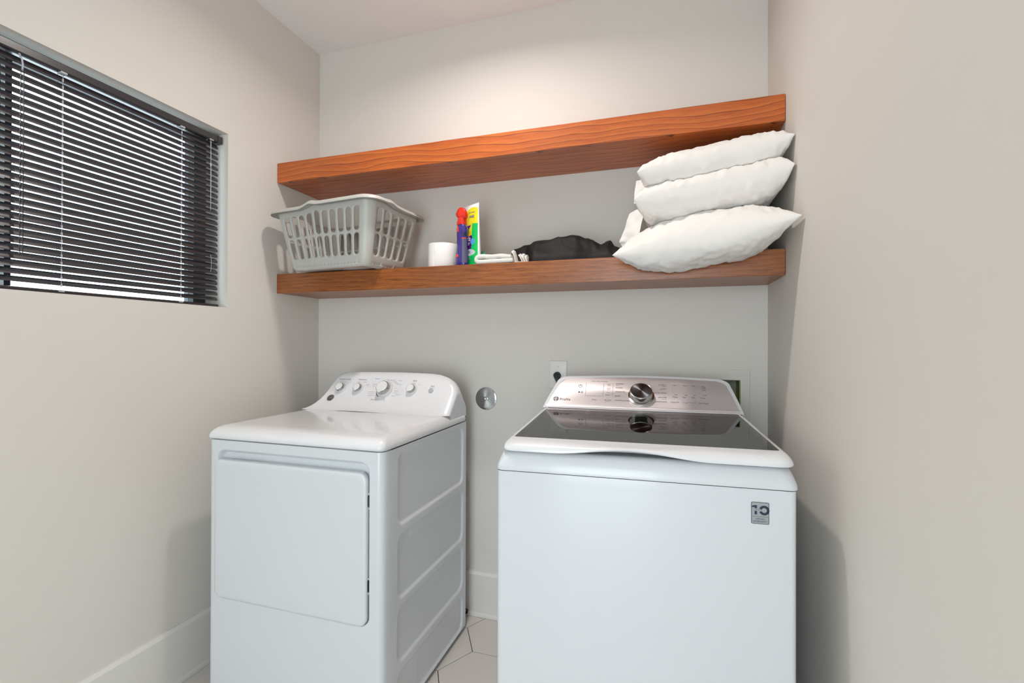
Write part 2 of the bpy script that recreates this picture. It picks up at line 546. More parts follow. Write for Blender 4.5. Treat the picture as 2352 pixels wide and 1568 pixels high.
for k in range(NS):
    z = Z0S + k * PT
    if slat_me is None:
        secs = []
        for yy, wk in ((BY0 - (BY0 + BY1) / 2, 0.6), (BY0 - (BY0 + BY1) / 2 + 0.004, 1.0), (BY1 - (BY0 + BY1) / 2 - 0.005, 1.0), (BY1 - (BY0 + BY1) / 2, 0.55)):
            top, bot = [], []
            for q in range(7):
                s = (q / 6 * 2 - 1) * wk
                sag = 0.0024 * (1 - s * s)
                a, b = s * sw, sag
                # s=+1 is the room-side edge, tilted down
                ca, sa = math.cos(-TILT), math.sin(-TILT)
                for lst, off in ((top, 0.00025), (bot, -0.00025)):
                    lst.append((a * ca - (b + off) * sa, yy, a * sa + (b + off) * ca))
            secs.append(top + bot[::-1])
        o = obj('slat', loft(secs), 'slat', blind, local=True, smooth=0.6)
        slat_me = o.data
    else:
        o = bpy.data.objects.new('slat', slat_me)
        C.objects.link(o); o.parent = blind
    o.location = (0, 0, z - WIN_Z0)
    o.rotation_euler = (random.uniform(-0.0006, 0.0006), random.uniform(-0.05, 0.05) - (0.0 if k > 2 else 0.25 * (3 - k) / 3), 0)
obj('bottom_rail', bbox(BX - 0.011, BX + 0.011, BY0, BY1, 1.3555, 1.3665, bevel=0.003), 'slat', blind, smooth=0.6)
for y in (0.49, 0.936, 1.30):
    bm = bmesh.new()
    for sgn in (-1, 1):
        tube([(BX + sgn * 0.0115, y, 1.366), (BX + sgn * 0.0115, y, hz0)], 0.0006, 5, bm)
    for k in range(NS):
        z = Z0S + k * PT
        tube([(BX + 0.0115, y, z - 0.0085), (BX - 0.0115, y, z + 0.0075)], 0.0005, 4, bm)
        box(bm, BX + 0.0105, BX + 0.0135, y - 0.0013, y + 0.0013, z - 0.0120, z - 0.0030)
    lc = obj('ladder_cord', bm, 'cord', blind)
    obj('cord_clip', bbox(BX + 0.002, BX + 0.019, y - 0.008, y + 0.008, hz0 - 0.004, hz0 + 0.002, bevel=0.001), 'cord', lc)
    obj('cord_button', bbox(BX + 0.002, BX + 0.0155, y - 0.007, y + 0.007, 1.361, 1.3665, bevel=0.001), 'cord', lc)
WY = 0.836
wd = obj('tilt_wand', loft([[(BX + 0.026 + 0.0042 * math.cos(k * PI / 3), WY + 0.0042 * math.sin(k * PI / 3), z) for k in range(6)] for z in (1.452, 1.456, 1.955)]), 'wand', blind)
obj('wand_hook', tube([(BX + 0.026, WY, 1.953), (BX + 0.0275, WY, 1.972), (BX + 0.024, WY, 1.985), (BX + 0.018, WY, 1.993), (BX + 0.012, WY, 2.005)], 0.0022, 6), 'cord', wd, smooth=3.2)
LY = 1.414
bm = bmesh.new()
tube([(BX + 0.015, LY - 0.002, hz0), (BX + 0.0165, LY + 0.001, 1.95), (BX + 0.0165, LY - 0.001, 1.86), (BX + 0.0165, LY, 1.728)], 0.0007, 5, bm)
obj('lift_cord', bm, 'cord', blind); bm = bmesh.new()
tube([(BX + 0.015, LY + 0.003, hz0), (BX + 0.0165, LY - 0.001, 1.95), (BX + 0.0165, LY + 0.002, 1.86), (BX + 0.0165, LY, 1.728)], 0.0007, 5, bm)
lift = obj('lift_cord', bm, 'cord', blind); bm = bmesh.new()
tube([(BX + 0.0165, LY + 0.001, 1.555), (BX + 0.0175, LY + 0.004, 1.535), (BX + 0.0175, LY + 0.004, 1.51), (BX + 0.0165, LY + 0.002, 1.49)], 0.0007, 5, bm)
obj('lift_cord', bm, 'cord', blind)
obj('cord_stop', lathe([(0.0005, -0.007), (0.0032, -0.005), (0.0026, 0), (0.0032, 0.005), (0.0005, 0.007)], 8, Matrix.Translation((BX + 0.0165, LY, 1.905))), 'cord', lift, smooth=3.2)
obj('cord_lock', bbox(BX + 0.004, BX + 0.020, LY - 0.008, LY + 0.010, hz0 - 0.004, hz0 + 0.002, bevel=0.001), 'silver2', lift)

# ---------------------------------------------------------------- ceiling downlights
def downlight(x, y, watts, label, rgb):
    t = thing('recessed_downlight', (x, y, ZC), label=label, cat='downlight')
    obj('trim_ring', lathe([(0.062, -0.001), (0.062, -0.006), (0.075, -0.010), (0.088, -0.004), (0.089, 0.0)], 40, cap0=False, cap1=False, mt=Matrix.Translation((x, y, ZC))), 'trim', t, smooth=3.2)
    obj('lens', lathe([(0.064, -0.004), (0.064, -0.002)], 32, mt=Matrix.Translation((x, y, ZC))), 'lens', t)
    l = bpy.data.lights.new('ceiling_downlight_offscreen', 'AREA')
    l.shape = 'DISK'; l.size = 0.11
    l.energy = watts
    l.spread = math.radians(158)
    l.color = rgb
    lo = bpy.data.objects.new('ceiling_downlight_offscreen', l)
    lo.parent = t; lo.location = (0, 0, -0.012)
    C.objects.link(lo)
downlight(-0.66, 1.30, LAMP_W, 'round recessed downlight over the laundry machines', (1.0, 0.92, 0.86))

# ---------------------------------------------------------------- floating shelves
SY = 1.723
def shelf(z0, z1, label, front, under):
    t = thing('floating_shelf', ((XL + XR) / 2, YB, z0), label=label, cat='shelf', group='thick wooden wall shelves')
    e = 0.0015
    obj('front_board', bbox(XL + e, XR - e, SY, SY + 0.019, z0, z1, bevel=0.0012, seg=1), front, t)
    obj('bottom_board', bbox(XL + e, XR - e, SY + 0.019, YB - 0.001, z0 + 0.0008, z0 + 0.019), under, t)
    obj('top_board', bbox(XL + e, XR - e, SY + 0.019, YB - 0.001, z1 - 0.019, z1 - 0.0002), front, t)
ZU0, ZU1, ZL0, ZL1 = 1.932, 2.0195, 1.436, 1.522
shelf(ZU0, ZU1, 'empty orange-stained oak floating shelf, the higher of two', 'wood1', 'wood3')
shelf(ZL0, ZL1, 'brown-stained oak floating shelf holding the laundry basket and pillows', 'wood2', 'wood4')
#PARTS2
# ---------------------------------------------------------------- wall fittings
# steel blanking disc
vc = Vector((-0.752, YB, 0.969))
mtv = frame_of(vc, (1, 0, 0), (0, 0, 1))
vent = thing('vent_cover', vc, label='round polished steel cover plate screwed to the wall between machines', cat='cover plate')
bm = bmesh.new()
loops = []
for r in (0.0005, 0.008, 0.016, 0.024, 0.032, 0.040, 0.046, 0.0485, 0.0495, 0.0495):
    loops.append([(r * math.cos(2 * PI * k / 48), r * math.sin(2 * PI * k / 48), 0.004 + 0.0007 * math.sin(2 * PI * k / 48 * 3 + 0.7) * (r / 0.05) if r < 0.048 else (0.0035 if len(loops) < 9 else 0.0)) for k in range(48)])
bm = loft(loops, True, True); bm.transform(mtv)
obj('plate', bm, 'steel', vent, smooth=0.9)
obj('edge_ring', lathe([(0.0485, 0.0), (0.0500, 0.0035), (0.0515, 0.0)], 48, mtv, False, False), 'galv', vent, smooth=3.2)
sc = obj('screw', lathe([(0.0085, 0.004), (0.0082, 0.0058), (0.006, 0.0062), (0.0045, 0.0052), (0.0005, 0.005)], 20, mtv), 'silver2', vent, smooth=0.6)
# duplex plate with plug
oc = Vector((-0.425, YB, 1.083))
mto = frame_of(oc, (1, 0, 0), (0, 0, 1))
out = thing('wall_outlet', oc, label='white single wall outlet plate behind the washer with a plug in it', cat='outlet')
obj('cover_plate', slab(lambda i: rrect(-0.0375 + i, 0.0375 - i, -0.060 + i, 0.060 - i, 0.004), [(0, 0), (0, 0.0025), (0.002, 0.0045), (0.006, 0.0055)], mto), 'trim', out, smooth=0.5)
obj('receptacle', lathe([(0.0185, 0.0055), (0.0185, 0.008), (0.0172, 0.0085), (0.0005, 0.0082)], 28, mto @ Matrix.Translation((0, -0.003, 0))), 'plastic', out, smooth=0.6)
obj('screw', lathe([(0.0032, 0.0055), (0.003, 0.0066), (0.0005, 0.0068)], 12, mto @ Matrix.Translation((0, 0.034, 0))), 'galv', out, smooth=0.6)
plug = thing('power_plug', oc + Vector((0, -0.0085, -0.004)), label='black teardrop power plug with cord in the wall outlet', cat='plug')
def tear(i):
    pts = []
    for k in range(32):
        a = 2 * PI * k / 32
        r = 0.0165 - i
        x, y = r * math.cos(a), r * math.sin(a)
        if y < 0: x *= 1 + y / r * 0.55; y *= 1.75
        pts.append((x, y))
    return pts
mtp = mto @ Matrix.Translation((-0.002, -0.004, 0.0086))
obj('plug_body', slab(tear, [(0, 0), (0, 0.010), (0.0015, 0.016), (0.004, 0.020)], mtp), 'black', plug, smooth=0.6)
obj('finger_grip', slab(lambda i: [(x, y * 0.9 + 0.002) for x, y in tear(i + 0.005)], [(0, 0.0195), (0.001, 0.022), (0.004, 0.0205)], mtp), 'rubber', plug, smooth=0.6)
pc = mtp @ Vector((0, -0.026, 0.008))
obj('cord', tube([pc, pc + Vector((0, 0, -0.04)), pc + Vector((0.005, 0.0, -0.15)), pc + Vector((0.02, 0.004, -0.5)), pc + Vector((0.03, -0.02, -1.02)), pc + Vector((0.06, -0.04, -1.043))], 0.0042, 8), 'black', plug, smooth=3.2)
# recessed washer supply box
wb = thing('supply_box', ((0.056 + 0.314) / 2, YB, 0.905), label='white framed recessed washer supply box in the wall behind the washer', cat='supply box')
mtb = frame_of((0, YB, 0), (1, 0, 0), (0, 0, 1))
def ringslab(o, i, h):
    bm = loft([[(x, y, z) for x, y in rrect(*q)] for q, z in (((*o, 0.004), 0), ((*o, 0.004), h), ((o[0] + 0.002, o[1] - 0.002, o[2] + 0.002, o[3] - 0.002, 0.003), h + 0.0015), ((*i, 0.003), h + 0.0015), ((*i, 0.003), 0))], False, False)
    bm.transform(mtb)
    return bm
obj('face_frame', ringslab((0.056, 0.314, 0.905, 1.117), (0.090, 0.281, 0.937, 1.078), 0.004), 'wall', wb, smooth=0.5)
bm = bmesh.new()
box(bm, 0.2775, 0.2825, YB - 0.001, YB + 0.088, 0.936, 1.079)
obj('side_liner', bm, 'olive', wb)
bm = bmesh.new(); box(bm, 0.0885, 0.0925, YB - 0.001, YB + 0.088, 0.936, 1.079); box(bm, 0.0925, 0.2775, YB + 0.084, YB + 0.088, 0.936, 1.079)
box(bm, 0.0925, 0.2775, YB - 0.001, YB + 0.084, 1.0755, 1.0795); box(bm, 0.0925, 0.2775, YB - 0.001, YB + 0.084, 0.9355, 0.9395)
obj('box_liner', bm, 'boxgrey', wb)
for x, cname in ((0.135, 'red'), (0.235, 'navy')):
    v = obj('valve', lathe([(0.009, 0), (0.009, 0.03), (0.012, 0.032), (0.012, 0.045), (0.006, 0.047)], 14, Matrix.Translation((x, YB + 0.045, 0.9395))), 'silver2', wb, smooth=0.6)

# black cord end by the baseboard behind the dryer
cb = [(-0.88, 1.955, 0.008), (-0.85, 1.963, 0.010), (-0.828, 1.968, 0.022), (-0.824, 1.960, 0.036), (-0.842, 1.955, 0.046), (-0.88, 1.955, 0.038)]
tag(obj('cable', tube(cb, 0.0055, 8), 'rubber', loc=(-0.83, 1.955, 0.004), smooth=3.2), 'looped end of a black cable on the floor behind the dryer', 'cable')

# ---------------------------------------------------------------- dryer
DX0, DX1, DY0, DY1 = -1.487, -0.800, 1.250, 1.885
dry = thing('dryer', ((DX0 + DX1) / 2, (DY0 + DY1) / 2, 0), label='white front-loading clothes dryer with rotary knobs, against the window wall', cat='dryer')
ZT = 0.884                                   # seam under the top
def hfield(us, ws, fn):
    bm = bmesh.new()
    g = [[bm.verts.new(fn(u, w)) for u in us] for w in ws]
    for j in range(len(ws) - 1):
        for i in range(len(us) - 1):
            bm.faces.new((g[j][i], g[j][i + 1], g[j + 1][i + 1], g[j + 1][i]))
    return bm, g
def rng(a, b, st):
    n = max(1, round((b - a) / st))
    return [a + (b - a) * i / n for i in range(n + 1)]
# pressed front panel: rolled vertical edges, recess round the door
REC = (-1.449, -0.846, 0.352, 0.853)
RFR = 0.024
def front_pt(u, w):
    d = sd_rr(u, w, *REC, 0.035)
    dep = 0.020 * (1 - sst(-0.012, 0.001, d)) if w > 0.5 else 0.020 * (1 - sst(-0.006, 0.001, d))
    y = DY0 + dep
    e = min(u - DX0, DX1 - u)
    if e < RFR: y += RFR - math.sqrt(max(0, RFR * RFR - (RFR - e) ** 2))
    return (u, y, w)
us = sorted(set([round(v, 5) for v in rng(DX0, DX0 + 0.03, 0.002) + rng(DX0 + 0.03, DX0 + 0.09, 0.003) + rng(DX0 + 0.09, DX1 - 0.1, 0.012) + rng(DX1 - 0.1, DX1 - 0.03, 0.003) + rng(DX1 - 0.03, DX1, 0.002)]))
ws = sorted(set([round(v, 5) for v in rng(0.025, 0.33, 0.02) + rng(0.33, 0.40, 0.0025) + rng(0.40, 0.79, 0.015) + rng(0.79, ZT, 0.0025)]))
bm, g = hfield(us, ws, front_pt)
# return flanges along the sides
for col in (0, -1):
    side = [bm.verts.new((g[j][col].co.x, DY0 + 0.048, ws[j])) for j in range(len(ws))]
    for j in range(len(ws) - 1):
        f = (g[j][col], g[j + 1][col], side[j + 1], side[j])
        bm.faces.new(f if col == 0 else f[::-1])
top = [bm.verts.new((u, DY0 + 0.048, ZT)) for u in us]
for i in range(len(us) - 1): bm.faces.new((g[-1][i], g[-1][i + 1], top[i + 1], top[i]))
bmesh.ops.remove_doubles(bm, verts=bm.verts, dist=1e-5)
bmesh.ops.recalc_face_normals(bm, faces=bm.faces)
fp = obj('front_panel', bm, 'enamel', dry, smooth=0.9)
# side panel with pressed-in ribs
PAN = [(1.335, 1.858, 0.628, 0.868), (1.335, 1.858, 0.392, 0.606), (1.335, 1.858, 0.188, 0.372), (1.335, 1.858, 0.020, 0.165)]
def side_fn(X, sg):
    def f(u, w):
        d = 0.0
        for y0, y1, z0, z1 in PAN:
            s = sd_rr(u, w, y0, y1, z0, z1, 0.035)
            d = max(d, 0.0075 * (1 - sst(-0.011, 0.0, s)))
        s = sd_rr(u, w, 1.42, 1.80, 0.566, 0.60, 0.016)
        d -= 0.003 * (1 - sst(-0.006, 0.0, s))
        r = abs(math.hypot((u - 1.80), (w - 0.115) * 0.62) - 0.036)
        if u > 1.80: d -= 0.0016 * (1 - sst(0.0, 0.004, r))
        r = abs(math.hypot((u - 1.42) * 0.8, (w - 0.09) * 0.62) - 0.045)
        if u > 1.42: d -= 0.0016 * (1 - sst(0.0, 0.004, r))
        return (X - sg * d, u, w)
    return f
us2 = rng(DY0 + 0.048, 1.35, 0.0035)[:-1] + rng(1.35, 1.80, 0.007)[:-1] + rng(1.80, DY1, 0.0035)
ws2 = rng(0.018, ZT - 0.0005, 0.0035)
bm, g = hfield(us2, ws2, side_fn(DX1, 1))
bmesh.ops.recalc_face_normals(bm, faces=bm.faces)
back = [bm.verts.new((DX1 - 0.02, DY1, w)) for w in ws2]
for j in range(len(ws2) - 1): bm.faces.new((g[j][-1], g[j + 1][-1], back[j + 1], back[j]))
obj('side_panel', bm, 'enamel', dry, smooth=0.9)
bm = bmesh.new(); box(bm, DX0, DX0 + 0.002, DY0 + 0.048, DY1, 0.018, ZT - 0.0005)
obj('side_panel', bm, 'enamel', dry)
obj('back_panel', bbox(DX0 + 0.002, DX1 - 0.021, DY1 - 0.003, DY1 - 0.0005, 0.018, 0.90), 'galv', dry)
obj('base_pan', bbox(DX0 + 0.004, DX1 - 0.018, DY0 + 0.03, DY1 - 0.01, 0.018, 0.03), 'galv', dry)
obj('seam_gasket', bbox(DX0 + 0.006, DX1 - 0.012, DY0 + 0.012, DY1 - 0.004, ZT - 0.004, ZT + 0.006), 'galv', dry)
for x in (DX0 + 0.06, DX1 - 0.06):
    for y in (DY0 + 0.07, DY1 - 0.045):
        obj('foot', lathe([(0.018, 0.0), (0.018, 0.010), (0.008, 0.012), (0.008, 0.02)], 14, Matrix.Translation((x, y, 0.0))), 'rubber', dry, smooth=0.6)
# door: rounded slab proud of the panel, pull cut-out on the top edge
DR = (-1.4490, -0.8515, 0.356, 0.8215)
mtd = frame_of((0, DY0, 0), (1, 0, 0), (0, 0, 1))
def door_o(i):
    return rrect(DR[0] + i, DR[1] - i, DR[2] + i, DR[3] - i, max(0.028 - i, 0.004), 8)
door = obj('door', slab(door_o, [(0.004, -0.012), (0.0, -0.008), (0.0, 0.004), (0.0015, 0.007), (0.005, 0.0095), (0.011, 0.0105), (0.02, 0.0108)], mtd), 'enamel', dry, smooth=0.9)
ld = [(DR[0] + 0.055, -0.020), (DR[0] + 0.060, -0.008), (DR[0] + 0.165, -0.008), (DR[0] + 0.195, -0.0185), (DR[0] + 0.195, -0.020)]
bm = bmesh.new()
# inner door liner showing above the outer skin, cut away at the pull
loops = []
for x, y in ((DR[0] + 0.020, -0.0195), (DR[0] + 0.055, -0.0195), (DR[0] + 0.060, -0.006), (DR[0] + 0.165, -0.006), (DR[0] + 0.195, -0.0195), (DR[1] - 0.02, -0.0195)):
    loops.append([(x, DY0 - y, DR[3] - 0.03), (x, DY0 - 0.0, DR[3] - 0.03), (x, DY0 - 0.0, DR[3] - 0.0015), (x, DY0 - y, DR[3] - 0.0015)])
obj('door_liner', loft(loops), 'enamel', door)
obj('door_pull', bbox(DR[0] + 0.058, DR[0] + 0.19, DY0 + 0.0065, DY0 + 0.0195, DR[3] - 0.03, DR[3] - 0.012), 'enamel', door)
for z in (0.478, 0.735):
    h = obj('hinge', bbox(DR[1] - 0.003, DR[1] + 0.0035, DY0 - 0.0005, DY0 + 0.019, z - 0.017, z + 0.017, bevel=0.001), 'black', dry)
    for dz in (-0.022, 0.022):
        obj('hinge_screw', bbox(DR[1] + 0.0005, DR[1] + 0.004, DY0 + 0.002, DY0 + 0.018, z + dz - 0.003, z + dz + 0.003), 'galv', h)
# one-piece moulded top
loops = []
for z, fi, si in ((0.888, 0.012, 0.010), (0.888, -0.002, -0.001), (0.892, -0.006, -0.003), (0.899, -0.006, -0.003), (0.908, -0.001, -0.001), (0.9165, 0.007, 0.004), (0.9230, 0.019, 0.010), (0.9270, 0.034, 0.018), (0.9290, 0.052, 0.028), (0.9293, 0.075, 0.045)):
    loops.append(rr3(DX0 + si, DX1 - si, DY0 + fi, DY1 + 0.002, 0.022, z, 6))
obj('top', loft(loops), 'plastic', dry, smooth=0.9)
# control console: sections along X
XS = [(-1.490, 0.930), (-1.474, 0.935), (-1.456, 0.944), (-1.440, 0.957), (-1.426, 0.975), (-1.416, 0.995), (-1.410, 1.020), (-1.405, 1.043), (-1.398, 1.058), (-1.388, 1.071), (-1.372, 1.080), (-1.345, 1.0845), (-1.30, 1.0853), (-1.22, 1.0867), (-1.17, 1.0875), (-1.1, 1.088), (-1.0, 1.087), (-0.93, 1.085), (-0.895, 1.081), (-0.868, 1.074), (-0.845, 1.064), (-0.825, 1.050), (-0.812, 1.036), (-0.804, 1.022), (-0.801, 1.010)]
def con_sec(x, zt, off=0.0):
    zb = 0.929
    zt2 = max(zt, zb + 0.001)
    pts = []
    y0 = 1.700 + off
    H = zt2 - zb
    # fillet from the top into the sloping face, then rounded crest, then back slope
    lift = {-1.30: 0.0014, -1.22: 0.0022, -1.17: 0.0016, -1.1: 0.0007}.get(x, 0.0)   # open joint over the moulded top
    for yy, zz in ((0.028, 0.9283 + lift), (0.002, 0.9283 + lift), (-0.002, 0.9290 + lift)):
        pts.append((y0 + yy, min(zz, zb - 0.0007 + 0.04 * H + lift)))
    for t in (0.04, 0.12, 0.3, 0.5, 0.7, 0.86, 0.94, 0.98, 1.0):
        z = zb + H * t
        y = y0 + (z - zb) * 0.78 + 0.012 * math.sin(PI * min(1, (z - zb) / 0.158)) * min(1, H / 0.1)
        if t > 0.9: y += (t - 0.9) / 0.1 * 0.014 * (t - 0.9) / 0.1
        pts.append((y, z))
    yl, zl = pts[-1]
    yl2 = min(yl + 0.02, DY1 - 0.006)
    pts.append((yl2, zl - 0.004 * min(1, H / 0.05)))
    pts.append((max(yl2 + 0.004, DY1 - 0.002), 0.912 + (zl - 0.912) * 0.35))
    pts.append((DY1 + 0.001, 0.908))
    pts.append((y0 + 0.028, 0.908))
    return [(x, y, z) for y, z in pts]
loops = [con_sec(x, z, 0.022 * (1 - math.sqrt(max(0, 1 - max(0, 1 - (-0.801 - x) / 0.045) ** 2)))) for x, z in XS]
obj('console', loft(loops), 'plastic', dry, smooth=0.75)
e = con_sec(-0.8005, 1.010, 0.026)
bm = bmesh.new()
bm.faces.new([bm.verts.new(p) for p in e[3:-1]] + [bm.verts.new((-0.8005, 1.72, 0.908))])
bmesh.ops.recalc_face_normals(bm, faces=bm.faces)
obj('end_plate', bm, 'enamel', dry)
# frame on the sloping face at (x, z)
def fmt(x, z):
    q = (z - 0.929) / 0.158
    d = 0.78 + 0.012 * PI / 0.158 * math.cos(PI * q)
    return frame_of((x, 1.700 + 0.78 * (z - 0.929) + 0.012 * math.sin(PI * q), z), (1, 0, 0), (0, d, 1))
def knob(x, z, r, ang):
    mt = fmt(x, z)
    k = obj('knob', lathe([(r * 1.02, 0.0), (r * 1.0, r * 0.42), (r * 0.96, r * 0.50)], 36, mt), 'plastic', dry, smooth=0.6)
    obj('chrome_collar', lathe([(r * 0.93, r * 0.48), (r * 0.90, r * 0.75), (r * 0.80, r * 0.98), (r * 0.74, r * 1.0)], 36, mt), 'steel', k, smooth=0.7)
    def tearp(i):
        pts = []
        for q in range(36):
            a = 2 * PI * q / 36
            dd = abs(((a - ang + PI) % (2 * PI)) - PI)
            rr = (r * 0.74 - i) * (1 + 0.22 * max(0, 1 - dd / 0.62) ** 1.4)
            pts.append((rr * math.cos(a), rr * math.sin(a)))
        return pts
    obj('knob_cap', slab(tearp, [(0, r * 0.9), (0, r * 1.03), (r * 0.05, r * 1.08), (r * 0.2, r * 1.10)], mt), 'plastic', k, smooth=0.6)
knob(-1.348, 1.0143, 0.0220, math.radians(-95))
knob(-1.260, 1.0146, 0.0220, math.radians(-95))
knob(-1.127, 1.0132, 0.0340, math.radians(-105))
knob(-1.001, 1.0176, 0.0220, math.radians(-120))
sb = obj('start_button', lathe([(0.0108, 0.0), (0.0108, 0.003), (0.0095, 0.0036), (0.0005, 0.0032)], 24, fmt(-0.9135, 1.0178)), 'btn', dry, smooth=0.6)
mt = fmt(-1.3787, 0.9756)
lg = obj('emblem', lathe([(0.0165, 0), (0.0165, 0.0025), (0.0152, 0.0030), (0.0142, 0.0026)], 28, mt), 'steel', dry, smooth=0.6)
obj('emblem_face', ringbm(0.0002, 0.0140, mt, 0.0030, 28), 'ink', lg)
bm = ringbm(0.0118, 0.0128, mt, 0.0034, 28)
text_bm([('GE', 0, 0, 0.0165, 'CENTER', 0.35)], mt @ Matrix.Translation((0, 0, 0.0034)), bm)
obj('emblem_mark', bm, 'silver2', lg)
def dtext(items, mat):
    for s, x, z, size in items:
        obj('lettering', text_bm([(s, 0, 0, size, 'CENTER')], fmt(x, z) @ Matrix.Translation((0, 0, 0.0007))), mat, dry)
dtext([('Extended Tumble', -1.347, 1.0534, 0.0080), ('Temperature', -1.258, 1.0543, 0.0080), ('Signal', -1.0004, 1.0554, 0.0080), ('Start', -0.912, 1.036, 0.0085), ('Time Dry', -1.1632, 0.976, 0.0080)], 'ink')
dtext([('On', -1.326, 1.0385, 0.005), ('Low', -1.2925, 1.0345, 0.005), ('High', -1.272, 1.0438, 0.005), ('Medium', -1.240, 1.0439, 0.005), ('No Heat', -1.2225, 1.0345, 0.005), ('Fluff', -1.2235, 1.0295, 0.005),
       ('Medium', -1.0012, 1.0441, 0.005), ('Loud', -0.976, 1.0398, 0.005), ('Push to Start', -0.9126, 1.0295, 0.0045),
       ('Off', -1.1283, 1.0551, 0.005), ('More Dry', -1.107, 1.0553, 0.0055), ('Less Dry', -1.0965, 1.0500, 0.0055), ('Cottons', -1.0865, 1.0448, 0.005), ('Mixed Loads', -1.0725, 1.0395, 0.005), ('Sensor', -1.070, 1.0545, 0.006),
       ('Off', -1.0825, 1.0222, 0.005), ('More Dry', -1.0743, 1.0126, 0.0055), ('Less Dry', -1.077, 1.0051, 0.0055), ('Easy Care', -1.0581, 0.9993, 0.005), ('Delicates', -1.0771, 0.9933, 0.005),
       ('Quick Fluff 10', -1.1913, 1.005, 0.0055), ('Dewrinkle 20', -1.190, 0.9972, 0.0055), ('Damp Dry 30', -1.186, 0.9904, 0.0055), ('Optional', -1.1901, 1.0359, 0.0055), ('More', -1.1897, 1.0279, 0.0055),
       ('40', -1.1590, 0.9830, 0.005), ('50', -1.1480, 0.9790, 0.005), ('60', -1.1367, 0.9765, 0.005), ('70', -1.1245, 0.9765, 0.005), ('80', -1.1137, 0.9785, 0.005), ('Min', -1.1120, 0.9735, 0.005)], 'ink2')
dtext([('Sensor', -1.1856, 1.0595, 0.0080)], 'inkb')
bm = bmesh.new()
for q in range(9):
    a = math.radians(192 + q * 11.5)
    join(bm, ringbm(0.0372, 0.0412, fmt(-1.127, 1.0132), 0.0016, 3, a, a + math.radians(8)))
obj('dial_scale', bm, 'navy', dry)

# ---------------------------------------------------------------- washer (built in its own frame: x along the front, y back)
WR = math.radians(2.7)
W = thing('washer', (-0.412, 1.167, 0), WR, 'white top-loading clothes washer with smoked glass lid and silver console', 'washing machine')
def wobj(name, bm, mat, parent=None, smooth=None):
    """bm given in washer coordinates"""
    bm.transform(Matrix.Translation((-0.412, 1.167, 0)) @ Matrix.Rotation(WR, 4, 'Z'))
    return obj(name, bm, mat, parent or W, smooth=smooth)
WW, WD = 0.702, 0.705
wobj('cabinet', loft([rr3(0.002, WW - 0.004, 0.002, WD, 0.014, z, 6) for z in (0.03, 0.5, 0.8865)], True, False), 'enamel', smooth=0.9)
wobj('base', loft([rr3(0.01, WW - 0.012, 0.02, WD - 0.01, 0.012, z) for z in (0.012, 0.032)]), 'galv')
for x in (0.05, WW - 0.05):
    for y in (0.06, WD - 0.06):
        wobj('foot', lathe([(0.02, 0.0), (0.02, 0.012), (0.009, 0.014), (0.009, 0.03)], 14, Matrix.Translation((x, y, 0))), 'rubber', smooth=0.6)
# top deck (ring with the lid opening), slightly wider than the cabinet
def deck(i, z, fi=None, r=0.03):
    f = i if fi is None else fi
    return rr3(0.0 + i, WW - i, 0.0 + f, WD + 0.002, r, z, 8)
loops = [deck(0.012, 0.8885), deck(0.0, 0.8885, r=0.02), deck(-0.0008, 0.893, r=0.022), deck(0.0, 0.900, r=0.024), deck(0.0045, 0.915, 0.004, 0.03), deck(0.009, 0.926, 0.009, 0.034), deck(0.013, 0.932, 0.016, 0.038), deck(0.022, 0.9355, 0.028, 0.038)]
hole = [rr3(0.075, WW - 0.075, 0.075, 0.53, 0.10, z, 8) for z in (0.934, 0.925, 0.895)]
wobj('top_deck', loft(loops + hole, False, False), 'enamel', smooth=0.9)
# tub seen through the lid
n = 48
tubl = []
for rx, z in ((0.262, 0.897), (0.250, 0.899), (0.236, 0.893), (0.228, 0.87), (0.225, 0.62), (0.20, 0.56), (0.06, 0.55)):
    tubl.append([(WW / 2 + rx * math.cos(2 * PI * k / n), 0.303 + rx * 0.86 * math.sin(2 * PI * k / n), z) for k in range(n)])
wobj('tub', loft(tubl, False, True), 'steel', smooth=0.7)
bm = loft([rr3(0.07, WW - 0.07, 0.07, 0.535, 0.10, 0.896, 11), [(WW / 2 + 0.255 * math.cos(2 * PI * (k + 0.5) / 48), 0.303 + 0.255 * 0.86 * math.sin(2 * PI * (k + 0.5) / 48), 0.896) for k in range(48)]], False, False)
wobj('tub_ring', bm, 'tubw')
# lid: frame with a scooped front pull, glass inset
LX0, LX1, LYB = 0.011, 0.700, 0.556
def lid_loop(ins, fins, z, zb, r, bump=0.0):
    pts = []
    for x, y in rrect(LX0 + ins, LX1 - ins, 0.004 + fins, LYB, r, 10):
        fr = max(0.0, min(1.0, (y - 0.05) / 0.5))
        zz = z + (zb - z) * fr
        if bump and y < 0.06:
            d = (x - 0.335) / 0.185
            if abs(d) < 1: zz += bump * (math.cos(PI * d) * 0.5 + 0.5) ** 0.8
        pts.append((x, y, zz))
    # dense front edge
    return pts
def dens(loop):
    out = []
    n = len(loop)
    for i in range(n):
        a, b = Vector(loop[i]), Vector(loop[(i + 1) % n])
        out.append(tuple(a))
        if (b - a).length > 0.3 and abs(b.y - a.y) < 0.05 and a.y < 0.2:
            for k in range(1, 40): out.append(tuple(a.lerp(b, k / 40)))
        elif (b - a).length > 0.3:
            for k in range(1, 8): out.append(tuple(a.lerp(b, k / 8)))
    return out
def bumpit(loop, bump):
    res = []
    for x, y, z in loop:
        if y < 0.045:
            d = (x - 0.335) / 0.195
            if abs(d) < 1: z += bump * (math.cos(PI * d) * 0.5 + 0.5)
        res.append((x, y, z))
    return res
L = []
